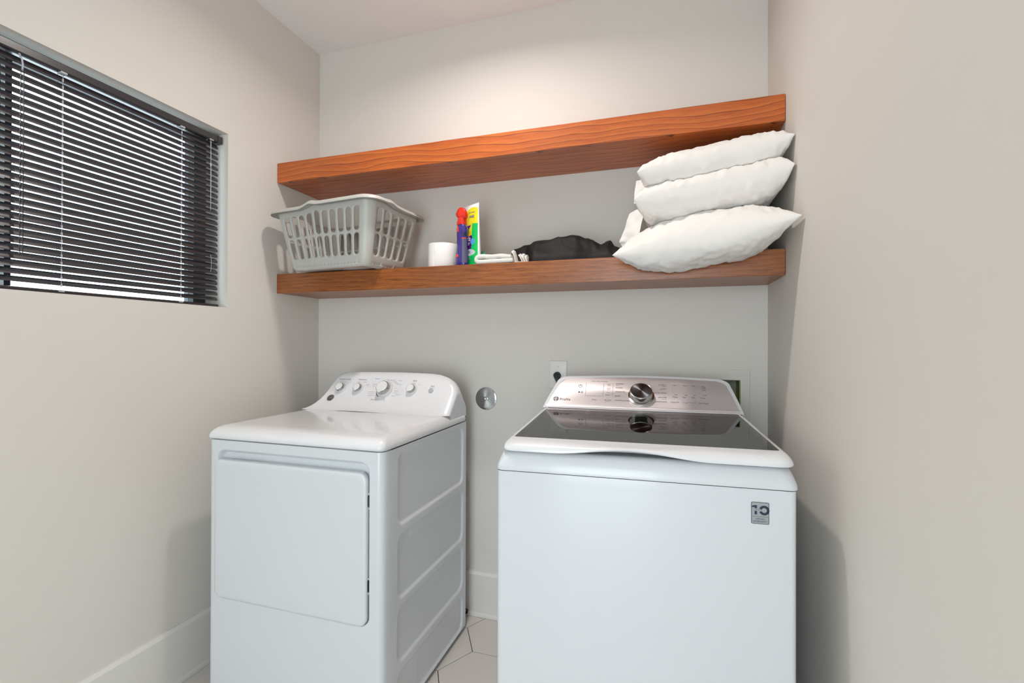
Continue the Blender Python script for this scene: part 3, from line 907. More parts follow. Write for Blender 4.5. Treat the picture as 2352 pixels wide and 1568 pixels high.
for ins, fi, z, zb, r, bp in ((0.020, 0.030, 0.938, 0.955, 0.03, 0.006), (0.006, 0.006, 0.9365, 0.953, 0.035, 0.016), (0.001, 0.001, 0.938, 0.954, 0.036, 0.017), (0.000, 0.000, 0.942, 0.958, 0.036, 0.016), (0.002, 0.003, 0.948, 0.966, 0.036, 0.012), (0.005, 0.009, 0.9535, 0.972, 0.034, 0.008), (0.009, 0.018, 0.9585, 0.9765, 0.032, 0.004), (0.014, 0.030, 0.9625, 0.979, 0.028, 0.001), (0.018, 0.043, 0.9650, 0.980, 0.018, 0.0), (0.0240, 0.0505, 0.9655, 0.9805, 0.006, 0.0)):
    L.append(bumpit(dens(lid_loop(ins, fi, z, zb, r)), bp))
lid = wobj('lid', loft(L + [[(x, y, z - 0.012) for x, y, z in L[-1]]], False, False), 'plastic', smooth=0.9)
gz = lambda y: 0.9652 + (0.9802 - 0.9652) * (y - 0.05) / 0.5
gl = [(x, y, gz(y)) for x, y in rrect(LX0 + 0.0240, LX1 - 0.0240, 0.0545, LYB - 0.001, 0.006, 4)]
wobj('lid_glass', loft([[(x, y, z - 0.004) for x, y, z in gl], gl]), 'lidglass', lid)
# console housing and panel, sloping back
PB, PTp = Vector((0, 0.556, 0.982)), Vector((0, 0.676, 1.090))
sl = (PTp - PB).normalized()
def con_out(i, drop=0.0):
    """outline in (a, b): trapezoid with big rounded top corners and arched top"""
    pts = []
    a0, a1, t0, t1, hh = 0.013 + i, 0.699 - i, 0.050 + i, 0.672 - i, 0.160 - i
    b0 = -0.004 + i * 0.3
    def side(x0, xt, sgn):
        res = []
        for k in range(9):
            t = k / 8
            res.append((x0 + (xt - x0) * t ** 1.15, b0 + (hh - 0.030 - b0) * t))
        for k in range(1, 7):
            an = k / 6 * PI / 2
            res.append((xt + sgn * 0.038 * (1 - math.cos(an)) + sgn * 0.004 * math.sin(an), hh - 0.030 + 0.030 * math.sin(an)))
        return res
    lft = side(a0, t0, 1)
    rgt = side(a1, t1, -1)
    top = []
    xa, xb = lft[-1][0], rgt[-1][0]
    for k in range(1, 12):
        t = k / 12
        top.append((xa + (xb - xa) * t, hh + 0.010 * math.sin(PI * t)))
    return lft + top + rgt[::-1]
mtc = frame_of(PB, (1, 0, 0), sl)
def to3(pts, h, shrink=1.0):
    return [tuple(mtc @ Vector((a, b, h))) for a, b in pts]
lp = [to3(con_out(0.012), -0.001), to3(con_out(0.008), 0.0), to3(con_out(0.002), 0.0), to3(con_out(0.0), -0.004), to3(con_out(-0.001), -0.012)]
back = [(a, WD + 0.002 - 0.004, 0.912 + (z - 0.912) * 0.93) for a, y, z in lp[-1]]
mid = [(a, y + (WD - y) * 0.6, z - 0.004) for a, y, z in lp[-1]]
lp += [mid, back]
wobj('console_housing', loft(lp), 'plastic', smooth=0.8)
# filler below the panel down to the deck
wobj('console_foot', loft([[(x, y, z) for x, y in rrect(0.016, 0.696, yy0, WD - 0.002, 0.01)] for yy0, z in ((0.563, 0.934), (0.563, 0.960), (0.560, 0.985))]), 'plastic', smooth=0.6)
def pan_out(i):
    return con_out(0.0135 + i)
pl = [to3(pan_out(0.0), -0.001), to3(pan_out(0.0), 0.0012), to3(pan_out(0.0008), 0.0018)]
panel = wobj('control_panel', loft(pl), 'silver', smooth=0.5)
bm = bmesh.new()
# rolled lower lip of the panel
secs = []
for a in [0.026 + 0.661 * k / 20 for k in range(21)]:
    secs.append([tuple(mtc @ Vector((a, b, h))) for b, h in ((0.012, 0.0018), (0.006, 0.0026), (0.001, 0.0012), (-0.002, -0.003), (-0.002, -0.008), (0.012, -0.004))])
wobj('panel_lip', loft(secs), 'silver', panel, smooth=0.9)
wobj('lip_bead', tube([tuple(mtc @ Vector((a, -0.006, -0.001))) for a in (0.022, 0.2, 0.5, 0.690)], 0.0022, 6), 'silver2', panel, smooth=3.2)
def pm(a=0.0, b=0.0, h=0.0024):
    return mtc @ Matrix.Translation((a, b, h))
KA, KBb = 0.3655, 0.064
kn = wobj('dial', lathe([(0.0455, -0.001), (0.0455, 0.002), (0.0400, 0.0035), (0.0385, 0.006), (0.0392, 0.022), (0.0375, 0.0275), (0.0355, 0.028)], 48, pm(KA, KBb)), 'steel', panel, smooth=0.7)
wobj('dial_face', lathe([(0.0355, 0.0275), (0.0345, 0.0285), (0.0005, 0.0285)], 48, pm(KA, KBb)), 'knobface', kn, smooth=0.6)
wobj('dial_ring', lathe([(0.0355, 0.0272), (0.0372, 0.0290), (0.0388, 0.0272)], 48, pm(KA, KBb), False, False), 'silver2', kn, smooth=3.2)
bm = bmesh.new(); quad(bm, pm(KA, KBb), -0.0012, 0.0012, 0.026, 0.032, 0.029)
wobj('dial_pointer', bm, 'black', kn)
def wtext(items, mat, name='lettering'):
    for it in items: wobj(name, text_bm([it], pm(0, -0.001, 0.0026)), mat, panel)
B5 = (0.1215, 0.1015, 0.082, 0.061, 0.040)
its = [(s, x, b, 0.0072, 'LEFT') for s, x, b in zip(('NORMAL', 'WHITES', 'DELICATES', 'JEANS', 'DOWNLOADED'), (0.2745, 0.2735, 0.2735, 0.2735, 0.2735), B5)]
its += [(s, 0.4535, b, 0.0072, 'RIGHT') for s, b in zip(('TOWELS', 'BULKY', 'QUICK WASH', 'SANITIZE', 'DRAIN+SPIN'), B5)]
its += [('Profile', 0.0725, 0.0375, 0.0155, 'LEFT'), ('Delay', 0.199, 0.0403, 0.0068, 'CENTER'), ('My Cycle', 0.2485, 0.0404, 0.0068, 'CENTER'), ('Select', 0.2475, 0.0655, 0.0072, 'CENTER'),
        ('Temp', 0.481, 0.0645, 0.0074, 'CENTER'), ('Soil', 0.512, 0.064, 0.0074, 'CENTER'), ('Spin', 0.5435, 0.0635, 0.0074, 'CENTER'), ('Rinse', 0.5745, 0.063, 0.0074, 'CENTER'),
        ('Deep Fill', 0.480, 0.0400, 0.0074, 'CENTER'), ('Auto Soak', 0.574, 0.0388, 0.0074, 'CENTER')]
wtext(its, 'ink')
its = [('Colors', 0.2745, 0.1135, 0.0048, 'LEFT'), ('Sheets', 0.4535, 0.1145, 0.0048, 'RIGHT'), ('with Oxi', 0.4535, 0.053, 0.0048, 'RIGHT'), ('Inverter Wash Technology', 0.2133, 0.1330, 0.0056, 'CENTER'), ('Hold 3 sec', 0.2485, 0.034, 0.004, 'CENTER'),
       ('Power', 0.250, 0.119, 0.0052, 'CENTER'), ('Clean', 0.250, 0.113, 0.0052, 'CENTER'), ('Gentle', 0.2495, 0.098, 0.0052, 'CENTER'), ('Care', 0.2485, 0.092, 0.0052, 'CENTER'), ('Auto', 0.248, 0.0765, 0.0052, 'CENTER'),
       ('Hot', 0.4835, 0.1205, 0.0055, 'CENTER'), ('Heavy', 0.519, 0.120, 0.0055, 'CENTER'), ('Max', 0.5475, 0.1195, 0.0055, 'CENTER'), ('Deep', 0.580, 0.1185, 0.0055, 'CENTER'), ('Extra', 0.5805, 0.099, 0.0055, 'CENTER'), ('Single', 0.5815, 0.0765, 0.0055, 'CENTER'),
       ('Cold', 0.485, 0.0755, 0.0055, 'CENTER'), ('Light', 0.5185, 0.075, 0.0055, 'CENTER'), ('Off', 0.547, 0.0745, 0.0055, 'CENTER'), ('with Fabric', 0.581, 0.1125, 0.004, 'CENTER'), ('Softener', 0.581, 0.1075, 0.004, 'CENTER')]
wtext(its, 'ink', 'fine_print')
wtext([('Tangle Control', 0.527, 0.0395, 0.0074, 'CENTER')], 'inkl')
bm = ringbm(0.0060, 0.0072, pm(0.1435, 0.1055), 0.0006, 24)
quad(bm, pm(0.1435, 0.1055), -0.0006, 0.0006, 0.000, 0.006, 0.0006)
tri = [bm.verts.new(pm(0.139, 0.0745) @ Vector(p)) for p in ((0, -0.0045, 0.0006), (0.0075, 0, 0.0006), (0, 0.0045, 0.0006))]
bm.faces.new(tri)
for x in (0.1495, 0.1535): quad(bm, pm(0, 0.0745), x, x + 0.0016, -0.0045, 0.0045, 0.0006)
wobj('symbols', bm, 'ink', panel)
bm = bmesh.new()
mk1 = pm(0.0585, 0.038)
join(bm, ringbm(0.0088, 0.0102, mk1, 0.0006, 28))
text_bm([('GE', 0, 0, 0.0125, 'CENTER', 0.35)], mk1 @ Matrix.Translation((0, 0, 0.0006)), bm)
for k in range(4):
    a = PI / 4 + k * PI / 2
    join(bm, ringbm(0.0016, 0.0030, mk1 @ Matrix.Translation((0.0070 * math.cos(a), 0.0070 * math.sin(a), 0)), 0.0006, 12))
wobj('brand_mark', bm, 'ink', panel)
bm = rectline(0.4665, 0.5955, 0.0545, 0.1285, 0.0011, 0.004, pm())
for x0, b in ((0.4885, 0), (0.519, 0), (0.548, 0)):
    for q in (0.108, 0.0985, 0.0885): quad(bm, pm(), x0 - 0.002, x0 + 0.0015, q - 0.0007, q + 0.0007, 0.0005)
for x0, x1, b in ((0.404, 0.432, 0.1215), (0.413, 0.437, 0.1015), (0.408, 0.430, 0.061), (0.398, 0.421, 0.040)):
    quad(bm, pm(), x0, x1, b - 0.0005, b + 0.0005, 0.0005)
wobj('panel_lines', bm, 'inkw', panel)
bm = bmesh.new()
for x in (0.1650, 0.2300, 0.2670): quad(bm, pm(), x - 0.00035 - 0.003 * (x > 0.25), x + 0.00035 - 0.003 * (x > 0.25), 0.058, 0.124, 0.0004)
quad(bm, pm(), 0.165, 0.230, 0.0575, 0.0583, 0.0004)
wobj('display_outline', bm, 'ink2', panel)
# warranty badge on the cabinet front
mbd = frame_of((0.622, 0.002, 0.8335), (1, 0, 0), (0, 0, 1))
badge = wobj('badge', slab(lambda i: rrect(-0.0185 + i, 0.0185 - i, -0.0245 + i, 0.0245 - i, 0.003), [(0, 0), (0, 0.0008)], mbd), 'badge', smooth=0.5)
wobj('badge_border', rectline(-0.0185, 0.0185, -0.0245, 0.0245, 0.0011, 0.003, mbd @ Matrix.Translation((0, 0, 0.0006))), 'ink', badge)
mb2 = mbd @ Matrix.Translation((0, 0, 0.0011))
bm = bmesh.new()
def qd(x0, x1, y0, y1): quad(bm, mb2, x0, x1, y0, y1, 0)
qd(-0.0115, -0.0065, 0.0105, 0.0175); qd(-0.0115, -0.0065, -0.0035, 0.0045)
bm.faces.new([bm.verts.new(mb2 @ Vector(p)) for p in ((-0.0170, 0.0125, 0), (-0.0115, 0.0128, 0), (-0.0115, 0.0175, 0), (-0.0170, 0.0155, 0))])
bm2 = ringbm(0.0054, 0.0108, mb2 @ Matrix.Translation((0.0083, 0.0067, 0)), 0, 40, math.radians(-160), math.radians(160))
join(bm, bm2)
wobj('badge_number', bm, 'navy', badge)
wobj('badge_text', text_bm([('Y E A R', -0.0045, 0.0075, 0.0046, 'CENTER'), ('LIMITED', 0, -0.0133, 0.0054, 'CENTER'), ('WARRANTY', 0, -0.0190, 0.0054, 'CENTER')], mb2), 'navy', badge)
bm = bmesh.new(); quad(bm, mb2, -0.0160, 0.0160, -0.0082, -0.0076, 0)
wobj('badge_rule', bm, 'ink', badge)
#PARTS3
# ---------------------------------------------------------------- laundry basket
BKC, BKR = Vector((-1.308, 1.772, ZL1)), math.radians(-6.5)
bk = thing('laundry_basket', BKC, BKR, 'grey slotted plastic laundry basket on the lower shelf', 'laundry basket')
BH = 0.245
def bk_half(t):
    f = t ** 0.9
    return 0.205 + (0.258 - 0.205) * f, 0.128 + (0.170 - 0.128) * f, 0.030 + 0.014 * t
def bk_wave(x, y):
    # raised middle of the long sides, low handle ends
    return 0.011 * sst(-0.10, -0.035, x) + 0.006 * math.exp(-((x + 0.03) / 0.022) ** 2) - (0.010 * sst(-0.11, 0.02, y) - 0.005 * math.exp(-((y + 0.07) / 0.02) ** 2)) * sst(0.19, 0.245, x)
def bk_pt(side, q, t):
    """side 0 front(-y),1 right,2 back,3 left; q in 0..1 along the straight; side+0.5 = following corner"""
    hx, hy, r = bk_half(t)
    s = int(side)
    if side == s:
        if s == 0: p = (-(hx - r) + 2 * (hx - r) * q, -hy)
        elif s == 1: p = (hx, -(hy - r) + 2 * (hy - r) * q)
        elif s == 2: p = ((hx - r) - 2 * (hx - r) * q, hy)
        else: p = (-hx, (hy - r) - 2 * (hy - r) * q)
    else:
        c = ((hx - r, -(hy - r)), (hx - r, hy - r), (-(hx - r), hy - r), (-(hx - r), -(hy - r)))[s]
        a = -PI / 2 + s * PI / 2 + q * PI / 2
        p = (c[0] + r * math.cos(a), c[1] + r * math.sin(a))
    z = 0.012 + (BH - 0.012) * t + bk_wave(*p) * t * t
    return Vector((p[0], p[1], z))
bm = bmesh.new()
def face_pts(side, pts):
    vs_ = [bm.verts.new(bk_pt(side, q, t)) for q, t in pts]
    return vs_
def plain(side, q0, q1, t0, t1, nq, ntt):
    g = [[bm.verts.new(bk_pt(side, q0 + (q1 - q0) * i / nq, t0 + (t1 - t0) * j / ntt)) for i in range(nq + 1)] for j in range(ntt + 1)]
    for j in range(ntt):
        for i in range(nq): bm.faces.new((g[j][i], g[j][i + 1], g[j + 1][i + 1], g[j + 1][i]))
def slot_cell(side, q0, q1, t0, t1, wf, st0, st1, asp):
    """cell with a capsule slot; wf slot width fraction; asp = physical dq/dt"""
    ns, ntn = 6, 6
    qc = (q0 + q1) / 2
    hw = (q1 - q0) * wf / 2
    hr_ = hw * asp                                  # cap height in t
    outer, inner = [], []
    for i in range(ns):                              # bottom edge, left to right
        f = i / ns
        outer.append((q0 + (q1 - q0) * f, t0))
        a = PI + PI * (f * 0.5 + 0.25)
        inner.append((qc + hw * math.cos(PI + PI * f * 1.0) if False else qc + hw * math.cos(PI + PI * f), st0 + hr_ + hr_ * math.sin(PI + PI * f)))
    for j in range(ntn):
        f = j / ntn
        outer.append((q1, t0 + (t1 - t0) * f))
        inner.append((qc + hw, st0 + hr_ + (st1 - st0 - 2 * hr_) * f))
    for i in range(ns):
        f = i / ns
        outer.append((q1 - (q1 - q0) * f, t1))
        inner.append((qc + hw * math.cos(PI * f), st1 - hr_ + hr_ * math.sin(PI * f)))
    for j in range(ntn):
        f = j / ntn
        outer.append((q0, t1 - (t1 - t0) * f))
        inner.append((qc - hw, st1 - hr_ - (st1 - st0 - 2 * hr_) * f))
    vo = [bm.verts.new(bk_pt(side, *p)) for p in outer]
    vi = [bm.verts.new(bk_pt(side, *p)) for p in inner]
    n = len(vo)
    for k in range(n):
        l = (k + 1) % n
        bm.faces.new((vo[k], vo[l], vi[l], vi[k]))
TB, TM, TT = 0.115, 0.505, 0.900
for side in (0, 1, 2, 3):
    nsl = 10 if side in (0, 2) else 5
    ln = 2 * (0.23 - 0.037) if side in (0, 2) else 2 * (0.149 - 0.037)
    q0, q1 = (-0.03, 1.03) if side in (0, 2) else (-0.05, 1.05)
    plain(side, 0, 1, 0.0, TB, nsl * 6, 2)
    plain(side, 0, 1, TT, 1.0, nsl * 6, 2)
    for k in range(nsl):
        a, b = k / nsl, (k + 1) / nsl
        asp = ln / BH
        slot_cell(side, a, b, TB, TM, 0.64, TB + 0.025, TM - 0.016, asp)
        slot_cell(side, a, b, TM, TT, 0.64, TM + 0.016, TT - 0.012, asp)
    plain(side + 0.5, 0, 1, 0.0, TB, 10, 2)
    plain(side + 0.5, 0, 1, TB, TM, 10, 6)
    plain(side + 0.5, 0, 1, TM, TT, 10, 6)
    plain(side + 0.5, 0, 1, TT, 1.0, 10, 2)
bmesh.ops.remove_doubles(bm, verts=bm.verts, dist=2e-4)
# rounded foot and floor
def bk_loop(fn):
    pts = []
    for s in range(4):
        for k in range(40 if s in (0, 2) else 20):
            pts.append(fn(s, k / (40 if s in (0, 2) else 20)))
        for k in range(10): pts.append(fn(s + 0.5, k / 10))
    return pts
def foot(ins, z):
    def f(s, q):
        p = bk_pt(s, q, 0.0)
        L_ = math.hypot(p.x, p.y)
        return Vector((p.x * (1 - ins / L_), p.y * (1 - ins / L_), z))
    return f
loft([bk_loop(foot(0, 0.012)), bk_loop(foot(0.003, 0.007)), bk_loop(foot(0.009, 0.0025)), bk_loop(foot(0.016, 0.0)), bk_loop(foot(0.026, 0.0)), bk_loop(foot(0.03, 0.004))], False, True, bm=bm)
bmesh.ops.remove_doubles(bm, verts=bm.verts, dist=2e-4)
bmesh.ops.recalc_face_normals(bm, faces=bm.faces)
o = obj('basket_body', bm, 'basket', bk, local=True, smooth=0.9)
md = o.modifiers.new('thickness', 'SOLIDIFY'); md.thickness = 0.0024; md.offset = -1
def rim(out, dz):
    def f(s, q):
        p = bk_pt(s, q, 1.0)
        hx, hy, r = bk_half(1.0)
        # outward direction
        si = int(s)
        if s == si: d = ((0, -1), (1, 0), (0, 1), (-1, 0))[si]
        else:
            a = -PI / 2 + si * PI / 2 + q * PI / 2
            d = (math.cos(a), math.sin(a))
        ex = 1.0 + 0.35 * sst(0.19, 0.25, abs(p.x)) * (abs(d[0]))
        return Vector((p.x + d[0] * out * ex, p.y + d[1] * out * ex, p.z + dz))
    return f
obj('rim', loft([bk_loop(rim(-0.002, -0.004)), bk_loop(rim(-0.001, 0.0035)), bk_loop(rim(0.004, 0.0075)), bk_loop(rim(0.012, 0.0075)), bk_loop(rim(0.019, 0.0035)), bk_loop(rim(0.0235, -0.003)), bk_loop(rim(0.0245, -0.010)), bk_loop(rim(0.0225, -0.010)), bk_loop(rim(0.0215, -0.003)), bk_loop(rim(0.017, 0.0018)), bk_loop(rim(0.011, 0.005)), bk_loop(rim(0.002, 0.004)), bk_loop(rim(0.0, -0.004))], False, False), 'basket', bk, local=True, smooth=1.0)

# ---------------------------------------------------------------- toilet roll
tr = Vector((-0.868, 1.800, ZL1))
roll = thing('toilet_roll', tr, label='white toilet paper roll standing beside the basket on the shelf', cat='toilet roll')
loops = []
for r, z in ((0.020, 0.099), (0.021, 0.1005), (0.050, 0.1005), (0.0585, 0.0985), (0.0605, 0.094), (0.061, 0.06), (0.0605, 0.006), (0.058, 0.0), (0.021, 0.0), (0.020, 0.0015)):
    loops.append([(r * (1 + 0.006 * math.sin(3 * a + z * 30)) * math.cos(a), r * (1 + 0.006 * math.sin(3 * a + z * 30)) * math.sin(a), z) for a in [2 * PI * k / 48 for k in range(48)]])
obj('paper', loft(loops, False, False), 'paper', roll, local=True, smooth=0.8)
obj('core', lathe([(0.0198, 0.001), (0.0198, 0.1), (0.0188, 0.1), (0.0188, 0.001)], 24, None, False, False), 'boxgrey', roll, local=True, smooth=0.6)
fl = [[(0.0622 * math.cos(a), 0.0622 * math.sin(a), z) for z in (0.002, 0.05, 0.099)] for a in [math.radians(-150 + k * 3) for k in range(18)]]
fl = fl + [[(0.0612 * math.cos(a), 0.0612 * math.sin(a), z) for z in (0.002, 0.05, 0.099)] for a in [math.radians(-150 + k * 3) for k in range(17, -1, -1)]]
obj('loose_sheet', loft(fl, False, False, closed=False), 'paper', roll, local=True, smooth=0.8)

# ---------------------------------------------------------------- spray bottle
sp = thing('spray_bottle', (-0.768, 1.762, ZL1), math.radians(-25), 'purple spray bottle with red trigger head on the shelf', 'spray bottle')
sp.scale = (0.80, 0.84, 1.0)
def ell(rx, ry, z, dx=0.0, n=32, p=2.4):
    res = []
    for k in range(n):
        a = 2 * PI * k / n
        c, s = math.cos(a), math.sin(a)
        res.append((dx + rx * math.copysign(abs(c) ** (2 / p), c), ry * math.copysign(abs(s) ** (2 / p), s), z))
    return res
bprof = [(0.034, 0.021, 0.0), (0.036, 0.023, 0.004), (0.0365, 0.0235, 0.02), (0.0335, 0.022, 0.05), (0.0300, 0.020, 0.085), (0.0290, 0.0195, 0.11), (0.0305, 0.0200, 0.135), (0.0300, 0.0195, 0.152), (0.0245, 0.0180, 0.163), (0.0175, 0.0150, 0.170), (0.0155, 0.0140, 0.178)]
obj('bottle_body', loft([ell(a, b, z) for a, b, z in bprof]), 'purple', sp, local=True, smooth=0.9)
obj('collar', loft([ell(a, b, z, p=3) for a, b, z in ((0.0220, 0.0185, 0.166), (0.0228, 0.0190, 0.170), (0.0215, 0.0180, 0.190), (0.0205, 0.0170, 0.194))]), 'red', sp, local=True, smooth=0.7)
# trigger head: hooded body with a nozzle at the -x end
hl = []
for x, w, z0, z1 in ((0.030, 0.008, 0.198, 0.212), (0.027, 0.0135, 0.190, 0.222), (0.014, 0.0165, 0.186, 0.232), (0.0, 0.0175, 0.186, 0.237), (-0.014, 0.0170, 0.190, 0.237), (-0.026, 0.0150, 0.198, 0.232), (-0.034, 0.0115, 0.204, 0.226), (-0.037, 0.0085, 0.207, 0.222)):
    zc_, hh = (z0 + z1) / 2, (z1 - z0) / 2
    lp_ = []
    for k in range(16):
        a = 2 * PI * k / 16
        c, s = math.cos(a), math.sin(a)
        lp_.append((x, w * math.copysign(abs(c) ** 0.5, c) * (0.66 if s > 0.3 else 1.0), zc_ + hh * math.copysign(abs(s) ** 0.55, s)))
    hl.append(lp_)
hd = obj('trigger_head', loft(hl), 'red', sp, local=True, smooth=0.7)
obj('trigger', loft([[(x + dx, y, z) for dx, y in ((-0.003, -0.006), (0.003, -0.006), (0.003, 0.006), (-0.003, 0.006))] for x, z in ((-0.020, 0.200), (-0.024, 0.188), (-0.030, 0.178), (-0.033, 0.170))]), 'red', hd, local=True, smooth=0.6)
def wrap(z0, z1, a0, a1, off, n=12, m_=4):
    """label patch following the bottle body"""
    def rad(z):
        for (a, b, za), (c, d, zb) in zip(bprof[:-1], bprof[1:]):
            if za <= z <= zb:
                t = (z - za) / (zb - za)
                return a + (c - a) * t, b + (d - b) * t
        return bprof[-1][:2]
    bm = bmesh.new()
    g = []
    for j in range(m_ + 1):
        z = z0 + (z1 - z0) * j / m_
        rx, ry = rad(z)
        row = []
        for i in range(n + 1):
            a = math.radians(a0 + (a1 - a0) * i / n)
            c, s = math.cos(a), math.sin(a)
            row.append(bm.verts.new(((rx + off) * math.copysign(abs(c) ** (2 / 2.4), c), (ry + off) * math.copysign(abs(s) ** (2 / 2.4), s), z)))
        g.append(row)
    for j in range(m_):
        for i in range(n): bm.faces.new((g[j][i], g[j][i + 1], g[j + 1][i + 1], g[j + 1][i]))
    return bm
obj('label_band', wrap(0.136, 0.158, 170, 268, 0.0006), 'redlab', sp, local=True, smooth=0.7)
obj('label_band', wrap(0.036, 0.047, 170, 270, 0.0006), 'redlab', sp, local=True, smooth=0.7)
obj('back_label', wrap(0.012, 0.108, 302, 362, 0.0006, 12, 10), 'greylab', sp, local=True, smooth=0.7)
obj('label_stripe', wrap(0.108, 0.112, 300, 362, 0.0007), 'redlab', sp, local=True, smooth=0.7)
obj('label_print', wrap(0.118, 0.134, 312, 362, 0.0006), 'navy', sp, local=True, smooth=0.7)

# ---------------------------------------------------------------- detergent pouch
pch = thing('detergent_pouch', (-0.7440, 1.804, ZL1), math.radians(-30), 'yellow and green printed stand-up refill pouch behind the spray bottle', 'pouch')
PHT, PHW = 0.254, 0.056
def pcol(s, t):
    Y, G, Pp, Wt, GY = (232, 222, 40), (20, 190, 92), (84, 22, 120), (240, 240, 236), (196, 200, 204)
    if t > 0.955 - 0.05 * (s + 0.1) ** 2 + 0.03 * s: return Wt
    if s > 0.93: return Wt
    if t > 0.70 - 0.02 * s: c = Y
    elif s > 0.42 + 0.5 * (0.2 - t) * (t < 0.2): c = G
    else: c = (222, 216, 44) if t > 0.3 else G
    if abs(s - 0.02) < (t - 0.60) * 4.2 and 0.60 < t < 0.665: c = Pp
    if abs(s + 0.02) < 0.52 - abs(t - 0.43) * 0.6 and 0.28 < t < 0.50: c = Pp
    if s > 0.3 and ((s - 0.52) / 0.2) ** 2 + ((t - 0.40) / 0.05) ** 2 < 1: c = (96, 150, 226)
    if ((s - 0.15) / 0.62) ** 2 + ((t - 0.225) / 0.055) ** 2 < 1: c = GY
    if t < 0.16: c = (16, 176, 84)
    return c
def pouch_pt(s, t, sg):
    w = PHW * (1.0 - 0.16 * t) * (1 - 0.10 * max(0, t - 0.93) / 0.07 * (s < 0))
    dep = 0.026 * (1 - t) ** 0.55 * (1 - abs(s) ** 2.4) ** 0.6 + 0.0006
    dep += 0.0025 * math.sin(9 * t + 3 * s) * (1 - abs(s)) * t * (1 - t)
    z = PHT * t - 0.010 * max(0, -s) * max(0, t - 0.85) / 0.15 * 1.6
    return (w * s, sg * dep, z)
bm = bmesh.new()
lay = bm.loops.layers.color.new('print')
NSx, NTx = 90, 240
for sg in (-1, 1):
    g = [[bm.verts.new(pouch_pt(-1 + 2 * i / NSx, j / NTx, sg)) for i in range(NSx + 1)] for j in range(NTx + 1)]
    for j in range(NTx):
        for i in range(NSx):
            q = (g[j][i], g[j][i + 1], g[j + 1][i + 1], g[j + 1][i])
            f = bm.faces.new(q if sg < 0 else q[::-1])
            c = pcol(-1 + 2 * (i + 0.5) / NSx, (j + 0.5) / NTx)
            for lpp in f.loops: lpp[lay] = tuple(v / 255 for v in c) + (1,)
bmesh.ops.remove_doubles(bm, verts=bm.verts, dist=1e-5)
obj('pouch_body', bm, 'pouch', pch, local=True, smooth=0.9)
obj('heat_seal', bbox(-PHW * 0.74, PHW * 0.84, -0.0007, 0.0007, PHT - 0.012, PHT + 0.003), 'lblw', pch, local=True)
def ptext(s, x, t, size, mat, sh=0.25):
    dep = 0.026 * (1 - t) ** 0.55 + 0.0016
    bm = text_bm([(s, 0, 0, size, 'CENTER', sh)], frame_of((x, -dep, PHT * t), (1, 0, 0), (0, 0.10, 1)))
    obj('print', bm, mat, pch, local=True)
ptext('in', 0.002, 0.535, 0.040, 'lblo')
ptext('da', 0.004, 0.445, 0.030, 'lblw')
ptext('se', 0.002, 0.375, 0.026, 'lblw')
def pbars(rows, mat):
    for x0, x1, t, h in rows:
        dep = 0.026 * (1 - t) ** 0.55 + 0.0014
        bm = bmesh.new()
        quad(bm, frame_of((0, -dep, PHT * t), (1, 0, 0), (0, 0.10, 1)), x0, x1, -h / 2, h / 2, 0)
        obj('print', bm, mat, pch, local=True)
pbars([(-0.004, 0.020, 0.250, 0.0030), (-0.012, 0.024, 0.225, 0.0030), (0.0, 0.022, 0.135, 0.0026), (0.0, 0.026, 0.115, 0.0026)], 'ink2')
pbars([(0.000, 0.030, 0.805, 0.0085)], 'ink2')
pbars([(-0.010, 0.032, 0.875, 0.0026)], 'ink2')
# squat green bottle behind the pouch
gb = thing('green_bottle', (-0.724, 1.868, ZL1), label='small green bottle with pale teal cap half hidden by the pouch', cat='bottle')
obj('bottle_body', lathe([(0.0225, 0), (0.025, 0.003), (0.025, 0.045), (0.021, 0.054), (0.013, 0.058)], 28), 'green', gb, local=True, smooth=0.8)
obj('cap', lathe([(0.018, 0.055), (0.018, 0.070), (0.015, 0.075), (0.001, 0.076)], 28), 'teal', gb, local=True, smooth=0.8)

# ---------------------------------------------------------------- folded towel
tw = thing('folded_towel', (-0.598, 1.768, ZL1), math.radians(-3), 'small white terry towel folded in a roll on the shelf', 'towel')
cl = [(0.058 - 0.143 * k / 14, 0.0092) for k in range(15)]
cl += [(-0.085 - 0.0102 * math.sin(PI * k / 8), 0.0194 - 0.0102 * math.cos(PI * k / 8)) for k in range(1, 8)]
cl += [(-0.085 + 0.136 * k / 13, 0.0296 - 0.0004 * k + 0.0015 * math.sin(k * 0.9)) for k in range(14)]
TH = 0.0180
def towel_sec(y, sc):
    a_, b_ = [], []
    for k, (x, z) in enumerate(cl):
        p0, p1_ = Vector(cl[max(0, k - 1)]), Vector(cl[min(len(cl) - 1, k + 1)])
        d = (p1_ - p0).normalized()
        nn = Vector((-d.y, d.x))
        e = min(1.0, (k + 0.6) / 2.0, (len(cl) - 0.4 - k) / 2.0)
        h = TH / 2 * sc * math.sqrt(max(0.05, 1 - (1 - e) ** 2))
        jit = 0.0009 * noise.noise(Vector((x * 90, y * 90, z * 90)))
        a_.append((x + nn.x * (h + jit), y, max(0.0008, z + nn.y * (h + jit))))
        b_.append((x - nn.x * (h + jit), y, max(0.0008, z - nn.y * (h + jit))))
    return a_ + b_[::-1]
ys = [(-0.046, 0.35), (-0.0445, 0.7), (-0.041, 0.92), (-0.036, 1.0)] + [(-0.036 + 0.034 * k / 8, 1.0) for k in range(1, 9)] + [(0.002, 0.9), (0.005, 0.5)]
obj('towel_fold', loft([towel_sec(y, sc) for y, sc in ys]), 'terry', tw, local=True, smooth=1.2)
